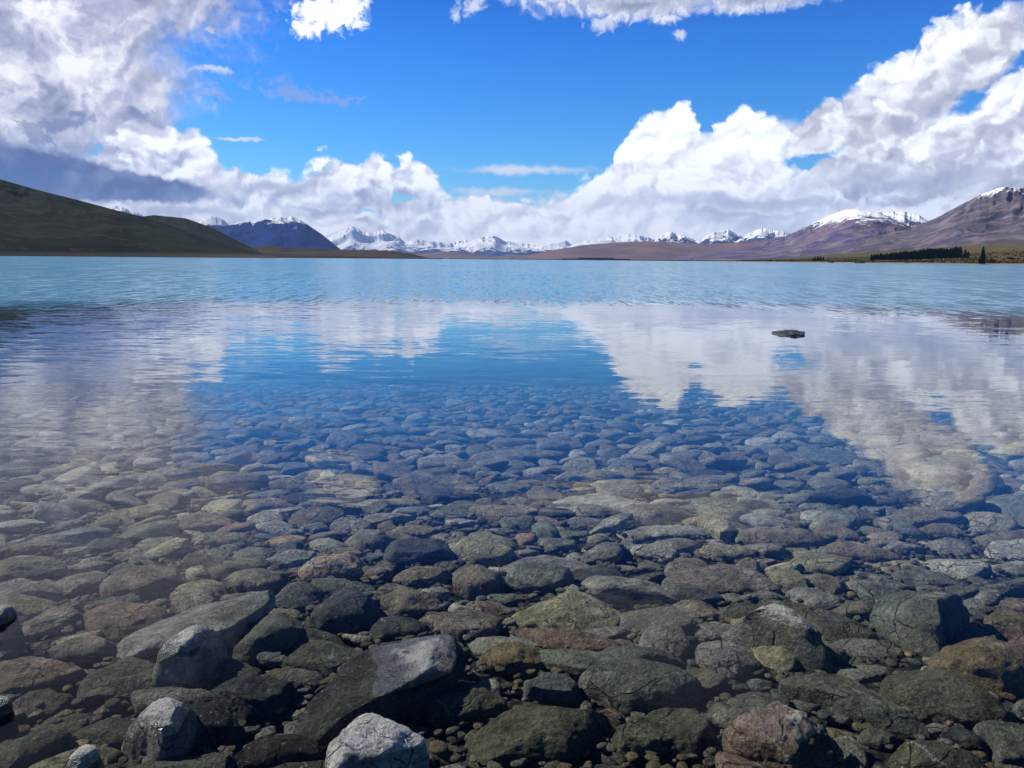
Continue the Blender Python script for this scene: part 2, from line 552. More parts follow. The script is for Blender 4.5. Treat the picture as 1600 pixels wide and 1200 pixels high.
def m_water():
    m, T, out = new_mat('lake_water')
    p, g = pos(T)
    x, y, z = T.sep(p)
    d = T.vmath('LENGTH', T.xyz(x, y, 0))
    patch = T.noise(T.vmath('MULTIPLY', p, (0.05, 0.09, 1)), 1.0, 4, 0.6)
    patch2 = T.noise(T.vmath('MULTIPLY', p, (0.25, 0.5, 1)), 1.0, 3, 0.6)
    dd = d + (patch - 0.5) * 14.0
    wind = T.step(dd, 22.0, 34.0)                        # open, wind-ruffled water
    # slopes of the ripples, taken straight from vector noise
    q1 = T.vmath('MULTIPLY', p, (1.5, 5.0, 1))
    s1 = T.vmath('SUBTRACT', T.noise(q1, 1.0, 3, 0.6, 0.4, out='Color'), (0.5, 0.5, 0.5))
    q2 = T.vmath('MULTIPLY', p, (6.0, 20.0, 1))
    s2 = T.vmath('SUBTRACT', T.noise(q2, 1.0, 3, 0.6, 0.3, out='Color'), (0.5, 0.5, 0.5))
    q3 = T.vmath('MULTIPLY', p, (3.0, 4.2, 1))
    s3 = T.vmath('SUBTRACT', T.noise(q3, 1.0, 6, 0.75, out='Color'), (0.5, 0.5, 0.5))
    lap = T.lin(x, -6.0, 3.0, 2.5, 0.8)                # livelier on the left hand side
    calm = T.lin(d, 2.0, 4.5, 0.25, 1.0)
    a1 = T.lin(patch2, 0.35, 0.7, 0.012, 0.085) * lap * calm
    a2 = T.lin(patch2, 0.4, 0.7, 0.01, 0.07) * lap * calm
    sl = T.vmath('ADD', T.vmath('SCALE', s1, scale=a1), T.vmath('SCALE', s2, scale=a2))
    gust = T.noise(T.vmath('MULTIPLY', p, (0.006, 0.02, 1)), 1.0, 4, 0.6)
    sl = T.vmath('ADD', sl, T.vmath('SCALE', s3, scale=wind * 0.3))
    # waves grow longer with the fetch, drawn out into windrows
    for kx_, ky_, y0_, y1_, off_ in ((5.0, .60, 15, 60, 0), (2.4, .17, 38, 150, 31), (1.0, .04, 110, 420, 57), (.4, .007, 300, 1300, 83), (.12, .0012, 1000, 5000, 95)):
        wgt = T.step(d, y0_, y0_ * 1.6) * T.step(d, y1_ * 1.6, y1_)
        nn = T.vmath('SUBTRACT', T.noise(T.vmath('MULTIPLY_ADD', p, (kx_, ky_, 1), (off_, off_, 0)), 1.0, 3, 0.7, out='Color'), (0.5, 0.5, 0.5))
        sl = T.vmath('ADD', sl, T.vmath('SCALE', nn, scale=wgt * wind * T.lin(gust, 0.35, 0.65, 0.22, 0.75)))
    sx, sy, _ = T.sep(sl)
    nrm = T.vmath('NORMALIZE', T.xyz(sx * 0.5, sy, 1.0))
    cs = T.math('ABSOLUTE', T.vmath('DOT_PRODUCT', nrm, S(T, g.outputs['Incoming'])))
    f = (1.0 - cs).clamp().pow(5.0) * 0.99 * (T.step(cs, 0.30, 0.05) * 0.42 + 1.0) + 0.01       # reflectance of water, the same from either side
    f = f.min(1.0 - wind * 0.4)
    gl = T.new('ShaderNodeBsdfGlossy')
    T.put(gl.inputs['Roughness'], 0.015 + wind * 0.1)
    T.put(gl.inputs['Normal'], nrm)
    tr = T.new('ShaderNodeBsdfTransparent')
    T.put(tr.inputs['Color'], (0.93, 0.96, 0.94, 1))
    # glacial silt: milky turquoise, thicker with the depth offshore
    df = T.new('ShaderNodeBsdfDiffuse')
    T.put(df.inputs['Color'], T.mix(T.step(d, 12, 45), (0.04, 0.26, 0.44, 1), (0.11, 0.40, 0.62, 1)))
    silt = T.step(d, 5.0, 27.0)
    mx = T.new('ShaderNodeMixShader')
    T.put(mx.inputs[0], silt.pow(1.35)); T.l.new(tr.outputs[0], mx.inputs[1]); T.l.new(df.outputs[0], mx.inputs[2])
    mx2 = T.new('ShaderNodeMixShader')
    T.put(mx2.inputs[0], f); T.l.new(mx.outputs[0], mx2.inputs[1]); T.l.new(gl.outputs[0], mx2.inputs[2])
    T.l.new(mx2.outputs[0], out.inputs['Surface'])
    return m


def m_plain(name, c1, c2, scale=3.0, rough=0.9):
    m, T, out = new_mat(name)
    p, g = pos(T)
    n = T.noise(p, scale, 5, 0.65)
    oi = T.new('ShaderNodeObjectInfo')
    n = n + (S(T, oi.outputs['Random']) - 0.5) * 0.25
    principled(T, out, T.mix(T.step(n, 0.35, 0.65), c1, c2), rough, spec=0.1)
    return m


STONE, BED, WATER = m_rock(), m_bed(), m_water()


# ------------------------------------------------------------------ setting: bed, water, terrain
def bed_z(yy):
    return np.interp(yy, [-10, 0, 1.5, 2.2, 3, 4, 6, 8, 11, 15, 22, 40, 300], [0.5, -0.06, -0.10, -0.13, -0.18, -0.26, -0.41, -0.58, -0.76, -1.05, -1.7, -4.0, -20.0])


def to_plane(px, py, z):
    d = pix_dir(px, py)
    t = (z - 1.5) / d.z
    return d.x * t, d.y * t, t


def build_bed():
    ys = np.concatenate([np.linspace(-6, 20, 130), np.geomspace(21, 60000, 40)])
    xs = np.concatenate([-np.geomspace(60000, 21, 40), np.linspace(-20, 20, 130), np.geomspace(21, 60000, 40)])
    X, Y = np.meshgrid(xs, ys)
    Z = bed_z(Y) + 0.03 * fbm(np.stack([X.ravel() * .8, Y.ravel() * .8, X.ravel() * 0], 1), 4).reshape(X.shape)
    Z = np.where(np.abs(X) > 40, -20, Z)
    v = np.stack([X.ravel(), Y.ravel(), Z.ravel()], 1)
    nx, ny = len(xs), len(ys)
    i = np.arange(nx * ny).reshape(ny, nx)
    f = np.stack([i[:-1, :-1].ravel(), i[:-1, 1:].ravel(), i[1:, 1:].ravel(), i[1:, :-1].ravel()], 1)
    tag(link('lake_bed', mesh_np('lake_bed', v, f), BED), 'dark gravel lakebed under the stones', kind='structure')


build_bed()
wv = [(-70000, -9, 0), (70000, -9, 0), (70000, 70000, 0), (-70000, 70000, 0)]
tag(link('lake_water', mesh_np('lake_water', wv, [(0, 1, 2, 3)], False), WATER), 'clear shallow turquoise lake water mirroring clouds', kind='structure')


def ridge(name, prof, d0, d1, d2, mat, seed, L=1200.0, rough=0.5, st=1.6, shape=1.0, n=(420, 110), label=None, jag=0.0, base=-4.0):
    """A hill or range: prof = skyline in photo pixels; foot at distance d0, crest at d1, back at d2 (metres).
    L = size of its spurs in metres, rough = how deep the gullies cut."""
    pts = sorted((azel(*p) for p in prof))
    A = np.linspace(pts[0][0], pts[-1][0], n[0])
    E = np.interp(A, [q[0] for q in pts], [q[1] for q in pts])
    na, nt = n
    k1 = int(nt * 0.75)
    t = np.concatenate([np.linspace(0, 1, k1), np.linspace(1, 2, nt - k1 + 1)[1:]])
    AA, TT = np.meshgrid(A, t)
    D = np.where(TT <= 1, d0 + (d1 - d0) * TT, d1 + (d2 - d1) * (TT - 1))
    H = np.tan(np.radians(E)) * d1
    H = np.maximum(H * (1 + fbm(np.stack([A * 2.6 + seed, A * 0 + 3.3, A * 0], 1), 5, 0.55) * jag), 2.0)
    X, Y = D * np.sin(np.radians(AA)), D * np.cos(np.radians(AA))
    am = math.radians(float(np.mean(A)))
    U = X * math.cos(am) - Y * math.sin(am)
    V = X * math.sin(am) + Y * math.cos(am)
    P = np.stack([U.ravel() / L, V.ravel() / (L * st), np.full(U.size, seed)], 1)
    P[:, 0] += 0.45 * fbm(P * 0.8 + 7, 3)
    P[:, 1] += 0.3 * fbm(P * 0.9 + 17, 3)
    r = fbm(P, 7, 0.5, ridged=True)
    r = ((r - r.min()) / (r.max() - r.min())).reshape(U.shape)
    up = np.where(TT <= 1, np.clip(TT, 0, 1) ** shape, np.clip(1 - (TT - 1) ** 1.3, 0, 1))
    Z = up * (1 - rough + rough * r)
    g_ = np.exp(-0.5 * (np.arange(-20, 21) / 8.0) ** 2); g_ /= g_.sum()
    def sm(q): return np.convolve(np.pad(q, 20, mode='edge'), g_, mode='valid')
    Z = Z / sm((Z / D).max(axis=0)) * (sm(H) / d1)
    near = np.clip((TT - 0.45) / 0.5, 0, 1) ** 2 * (TT <= 1) + (TT > 1)
    for _ in range(3):                                    # bring the skyline of each bearing to its height
        rt_ = (H / d1) / (Z / D).max(axis=0)
        Z = Z * (1 + (rt_ - 1) * near)
    Z = Z + 1.5 * np.clip(TT * 30, 0, 1) + base * (1 - np.clip(TT * 30, 0, 1)) + base * (TT > 1.9)
    v = np.stack([X.ravel(), Y.ravel(), Z.ravel()], 1)
    i = np.arange(AA.size).reshape(AA.shape)
    f = np.stack([i[:-1, :-1].ravel(), i[:-1, 1:].ravel(), i[1:, 1:].ravel(), i[1:, :-1].ravel()], 1)
    tag(link(name, mesh_np(name, v, f), mat), label, kind='structure')


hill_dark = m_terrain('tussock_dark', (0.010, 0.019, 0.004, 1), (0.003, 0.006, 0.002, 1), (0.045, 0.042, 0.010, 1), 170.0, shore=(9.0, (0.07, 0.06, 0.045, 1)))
hill_mid = m_terrain('tussock_green', (0.040, 0.044, 0.014, 1), (0.02, 0.025, 0.009, 1), (0.065, 0.055, 0.02, 1), 500.0)
prom_mat = m_terrain('promontory_scrub', (0.09, 0.06, 0.04, 1), (0.05, 0.045, 0.03, 1), (0.12, 0.10, 0.05, 1), 260.0)
blue_mt = m_terrain('haze_tinted_mountain', (0.012, 0.038, 0.19, 1), (0.009, 0.028, 0.14, 1), (0.022, 0.055, 0.21, 1), 900.0, snow=(470, 110, 5.0))  # blue of haze and cloud shadow is put into these base colours
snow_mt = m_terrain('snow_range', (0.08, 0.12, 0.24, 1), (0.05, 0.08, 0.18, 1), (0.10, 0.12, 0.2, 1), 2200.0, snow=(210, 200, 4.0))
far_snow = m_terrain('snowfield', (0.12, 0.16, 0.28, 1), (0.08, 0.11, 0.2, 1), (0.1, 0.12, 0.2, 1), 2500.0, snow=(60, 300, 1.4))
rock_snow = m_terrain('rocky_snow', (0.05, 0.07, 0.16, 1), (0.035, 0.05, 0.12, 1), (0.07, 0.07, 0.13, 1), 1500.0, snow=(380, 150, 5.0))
slope_pink = m_terrain('tussock_slope', (0.22, 0.15, 0.16, 1), (0.15, 0.11, 0.14, 1), (0.26, 0.18, 0.15, 1), 1500.0, strat=600.0)
mt_right = m_terrain('scree_mountain', (0.16, 0.125, 0.19, 1), (0.08, 0.08, 0.18, 1), (0.27, 0.20, 0.22, 1), 700.0, snow=(320, 90, 5.0), strat=160.0)
mt_near = m_terrain('scree_mountain_near', (0.115, 0.10, 0.125, 1), (0.07, 0.068, 0.105, 1), (0.24, 0.19, 0.20, 1), 500.0, snow=(425, 60, 5.0), strat=110.0)
shore_mat = m_terrain('dry_grassland', (0.16, 0.13, 0.06, 1), (0.10, 0.09, 0.04, 1), (0.07, 0.06, 0.03, 1), 60.0, shore=(1.8, (0.24, 0.21, 0.17, 1)))

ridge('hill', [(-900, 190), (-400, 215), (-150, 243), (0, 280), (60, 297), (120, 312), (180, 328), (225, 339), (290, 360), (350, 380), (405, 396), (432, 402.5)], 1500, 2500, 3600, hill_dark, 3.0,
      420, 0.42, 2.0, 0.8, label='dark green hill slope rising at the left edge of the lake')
ridge('hill', [(150, 352), (200, 341), (240, 336), (290, 341), (330, 355), (365, 373), (400, 390), (430, 400.5), (440, 403)], 2700, 3500, 4500, hill_mid, 8.0,
      360, 0.28, 2.0, 0.8, label='rounded olive hill behind the dark left slope')
ridge('promontory', [(390, 386), (420, 384), (450, 387), (520, 390), (570, 391), (610, 391.5), (640, 396), (665, 402), (692, 406.5)], 3000, 3700, 4600, prom_mat, 12.0,
      350, 0.4, 1.5, 0.6, label='low brown promontory below the blue mountain')
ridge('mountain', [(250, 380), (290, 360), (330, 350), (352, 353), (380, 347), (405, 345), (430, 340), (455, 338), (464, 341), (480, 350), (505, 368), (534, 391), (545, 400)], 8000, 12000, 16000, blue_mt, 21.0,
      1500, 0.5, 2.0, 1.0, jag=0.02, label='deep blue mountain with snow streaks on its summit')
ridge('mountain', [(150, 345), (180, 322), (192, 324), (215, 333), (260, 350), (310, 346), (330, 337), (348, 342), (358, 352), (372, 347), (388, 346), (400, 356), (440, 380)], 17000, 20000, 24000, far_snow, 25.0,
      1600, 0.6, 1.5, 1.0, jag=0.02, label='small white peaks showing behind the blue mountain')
ridge('mountain', [(470, 395), (505, 374), (530, 363), (550, 354), (572, 364), (598, 361), (625, 371), (632, 378), (652, 374), (680, 378), (704, 379), (728, 375), (750, 371), (772, 367), (790, 377), (815, 380),
      (845, 384), (862, 381), (884, 376), (900, 386), (960, 396)], 19000, 25000, 30000, snow_mt, 33.0, 1700, 0.75, 1.3, 0.8, n=(700, 130), jag=0.05, label='jagged snow covered range at the head of the lake')
ridge('mountain', [(600, 402), (660, 396), (700, 393), (740, 397), (775, 401), (800, 398), (850, 400), (880, 403)], 12000, 15000, 18000, slope_pink, 36.0, 1500, 0.4, 1.5, 1.0, jag=0.02,
      label='low violet foothills below the snowy range')
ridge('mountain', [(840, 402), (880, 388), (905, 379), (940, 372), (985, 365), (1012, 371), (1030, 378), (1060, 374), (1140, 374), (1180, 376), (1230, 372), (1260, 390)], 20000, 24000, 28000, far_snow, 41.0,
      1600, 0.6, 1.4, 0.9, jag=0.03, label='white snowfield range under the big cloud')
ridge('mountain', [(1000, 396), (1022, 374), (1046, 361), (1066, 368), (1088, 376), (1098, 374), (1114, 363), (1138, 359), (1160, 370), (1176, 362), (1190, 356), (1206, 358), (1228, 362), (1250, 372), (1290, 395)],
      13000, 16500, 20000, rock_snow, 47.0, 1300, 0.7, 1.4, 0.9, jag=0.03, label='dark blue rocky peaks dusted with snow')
ridge('mountain', [(790, 405.5), (830, 398), (870, 390), (910, 383), (960, 379), (1010, 377), (1060, 379), (1110, 381), (1170, 378), (1220, 370), (1290, 366), (1400, 380)], 7500, 10500, 13000, slope_pink, 52.0,
      1500, 0.25, 2.5, 0.9, jag=0.01, label='long pinkish tussock slope rising to the right')
ridge('mountain', [(1060, 400), (1120, 392), (1180, 383), (1225, 370), (1262, 353), (1300, 335), (1322, 327), (1342, 326), (1362, 330), (1410, 330), (1436, 336), (1450, 346), (1500, 356), (1600, 380)], 5200, 8000, 10500, mt_right, 58.0,
      800, 0.45, 2.5, 0.95, n=(560, 130), jag=0.01, label='broad violet mountain with white snow streaks on top')
ridge('mountain', [(1250, 396), (1310, 386), (1375, 368), (1420, 357), (1460, 342), (1500, 321), (1540, 300), (1570, 291), (1600, 294), (1660, 282), (1760, 290), (1900, 320), (2200, 360), (2500, 385)], 3600, 6000, 8200, mt_near, 64.0,
      520, 0.40, 2.8, 0.9, n=(560, 130), jag=0.01, label='steep brown grey mountain at the right edge')
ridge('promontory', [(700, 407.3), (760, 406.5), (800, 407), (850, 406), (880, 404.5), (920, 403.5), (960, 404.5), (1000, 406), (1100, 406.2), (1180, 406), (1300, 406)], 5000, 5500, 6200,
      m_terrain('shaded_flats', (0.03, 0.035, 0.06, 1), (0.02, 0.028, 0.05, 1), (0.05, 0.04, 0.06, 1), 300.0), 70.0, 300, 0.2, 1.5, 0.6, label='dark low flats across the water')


# right shore: a gently rising grass flat with a gravel beach
def shore_h(X, Y):
    az = np.degrees(np.arctan2(X, Y))
    dist = np.hypot(X, Y)
    a0 = azel(1125, 405)[0]; a1 = azel(1600, 405)[0]
    k = np.clip((az - a0) / (a1 - a0), 0, 1.6)
    d_sh = np.interp(k, [0, 0.15, 0.5, 1, 1.6], [2300, 1900, 1350, 1050, 900])
    rise = (dist - d_sh)
    h = np.where(rise > 0, np.minimum(rise * 0.05, 2.2) + np.clip(rise - 40, 0, 2600) * np.interp(k, [0, 0.2, 0.5, 1, 1.6], [0.000, 0.006, 0.016, 0.033, 0.036]), rise * 0.05)
    n = fbm(np.stack([X.ravel() / 120, Y.ravel() / 120, X.ravel() * 0], 1), 4).reshape(X.shape)
    h = h + np.clip(rise / 60, 0, 1) * n * 1.6
    return np.maximum(h, -4)


def build_shore():
    A = np.linspace(azel(1080, 405)[0], 62, 420)
    D = np.geomspace(800, 4200, 150)
    AA, DD = np.meshgrid(np.radians(A), D)
    X, Y = DD * np.sin(AA), DD * np.cos(AA)
    Z = shore_h(X, Y)
    v = np.stack([X.ravel(), Y.ravel(), Z.ravel()], 1)
    i = np.arange(X.size).reshape(X.shape)
    f = np.stack([i[:-1, :-1].ravel(), i[:-1, 1:].ravel(), i[1:, 1:].ravel(), i[1:, :-1].ravel()], 1)
    tag(link('shore', mesh_np('shore', v, f), shore_mat), 'flat grassy right hand shore with a pale gravel beach', kind='structure')


build_shore()


# ------------------------------------------------------------------ stones
def ico(level):
    import bmesh
    bm = bmesh.new()
    bmesh.ops.create_icosphere(bm, subdivisions=level, radius=1.0)
    v = np.array([p.co[:] for p in bm.verts]); f = np.array([[q.index for q in p.verts] for p in bm.faces])
    bm.free()
    return v, f


ICO = {k: ico(k) for k in (2, 3, 4, 5, 6)}


def stone_verts(level, radii, c, rng, boxy=0.8, facets=5, cut=0.8, rough=1.0, slab=0.0):
    """radii: array over angle (plan outline); c: half thickness; returns vertices around the stone's centre"""
    V, _ = ICO[level]
    th = np.arctan2(V[:, 1], V[:, 0])
    nr = len(radii)
    a = (th % (2 * np.pi)) / (2 * np.pi) * nr
    i0 = np.floor(a).astype(int) % nr
    fr = a - np.floor(a)
    rr = radii[i0] * (1 - fr) + radii[(i0 + 1) % nr] * fr
    rho = np.sqrt(np.clip(1 - V[:, 2] ** 2, 0, 1))
    pr = rho ** boxy
    z = np.sign(V[:, 2]) * np.abs(V[:, 2]) ** (0.76 + slab)
    N = np.stack([np.cos(th) * pr * rr / radii.mean(), np.sin(th) * pr * rr / radii.mean(), z], 1)
    sc = np.array([radii.mean(), radii.mean(), c])
    for _ in range(facets):
        n = rng.normal(size=3); n[2] = abs(n[2]) * 0.9 + 0.15
        n /= np.linalg.norm(n)
        d = N @ n
        lim = d.max() * rng.uniform(cut, 0.97)
        ex = np.clip(d - lim, 0, None)
        N = N - np.outer(ex * rng.uniform(0.75, 0.95), n)
    P = N * sc
    s = (radii.mean() * 0.6 + c * 0.4)
    q = P / s + rng.uniform(0, 50, 3)
    nn = V / np.linalg.norm(V, axis=1)[:, None]
    dsp = 0.06 * fbm(q * 0.9, 3) + (0.030 * rough * fbm(q * 3.2 + 5, 4) if level > 3 else 0)
    if level >= 5:
        dsp = dsp - 0.012 * rough * np.abs(fbm(q * 9 + 3, 3))
        st = rng.uniform(-1, 1, 3)
        lay = perlin(np.stack([(q @ st) * 5, q[:, 2] * 9, q[:, 0] * 1.2], 1))
        dsp = dsp + 0.012 * rough * lay
    P = P + nn * dsp[:, None] * s
    return P


def set_attr(me, name, kind, vals):
    at = me.attributes.new(name, kind, 'POINT')
    if kind == 'FLOAT_COLOR':
        at.data.foreach_set('color', np.asarray(vals, np.float32).ravel())
    else:
        at.data.foreach_set('value', np.asarray(vals, np.float32).ravel())


TONES = {
    'grey': (0.145, 0.14, 0.12), 'brown grey': (0.15, 0.128, 0.10), 'greenish grey': (0.115, 0.122, 0.098), 'bluish grey': (0.11, 0.12, 0.12),
    'pale grey': (0.23, 0.225, 0.195), 'reddish brown': (0.165, 0.12, 0.09), 'dark grey': (0.06, 0.062, 0.058), 'tan': (0.24, 0.18, 0.12),
    'olive': (0.10, 0.099, 0.070), 'lilac grey': (0.165, 0.15, 0.145), 'yellowish grey': (0.21, 0.195, 0.13), 'black': (0.028, 0.03, 0.027),
    'pinkish grey': (0.18, 0.15, 0.125), 'white': (0.42, 0.42, 0.40), 'ochre brown': (0.155, 0.12, 0.072),
}
TILE = {'1': (0, 800, 1 / 3), '2': (533, 800, 1 / 3), '3': (1066, 800, 1 / 3), 'a': (0, 640, .3375), 'b': (530, 640, .3375), 'c': (1060, 640, .3375), 'p': (0, 0, 1.0)}
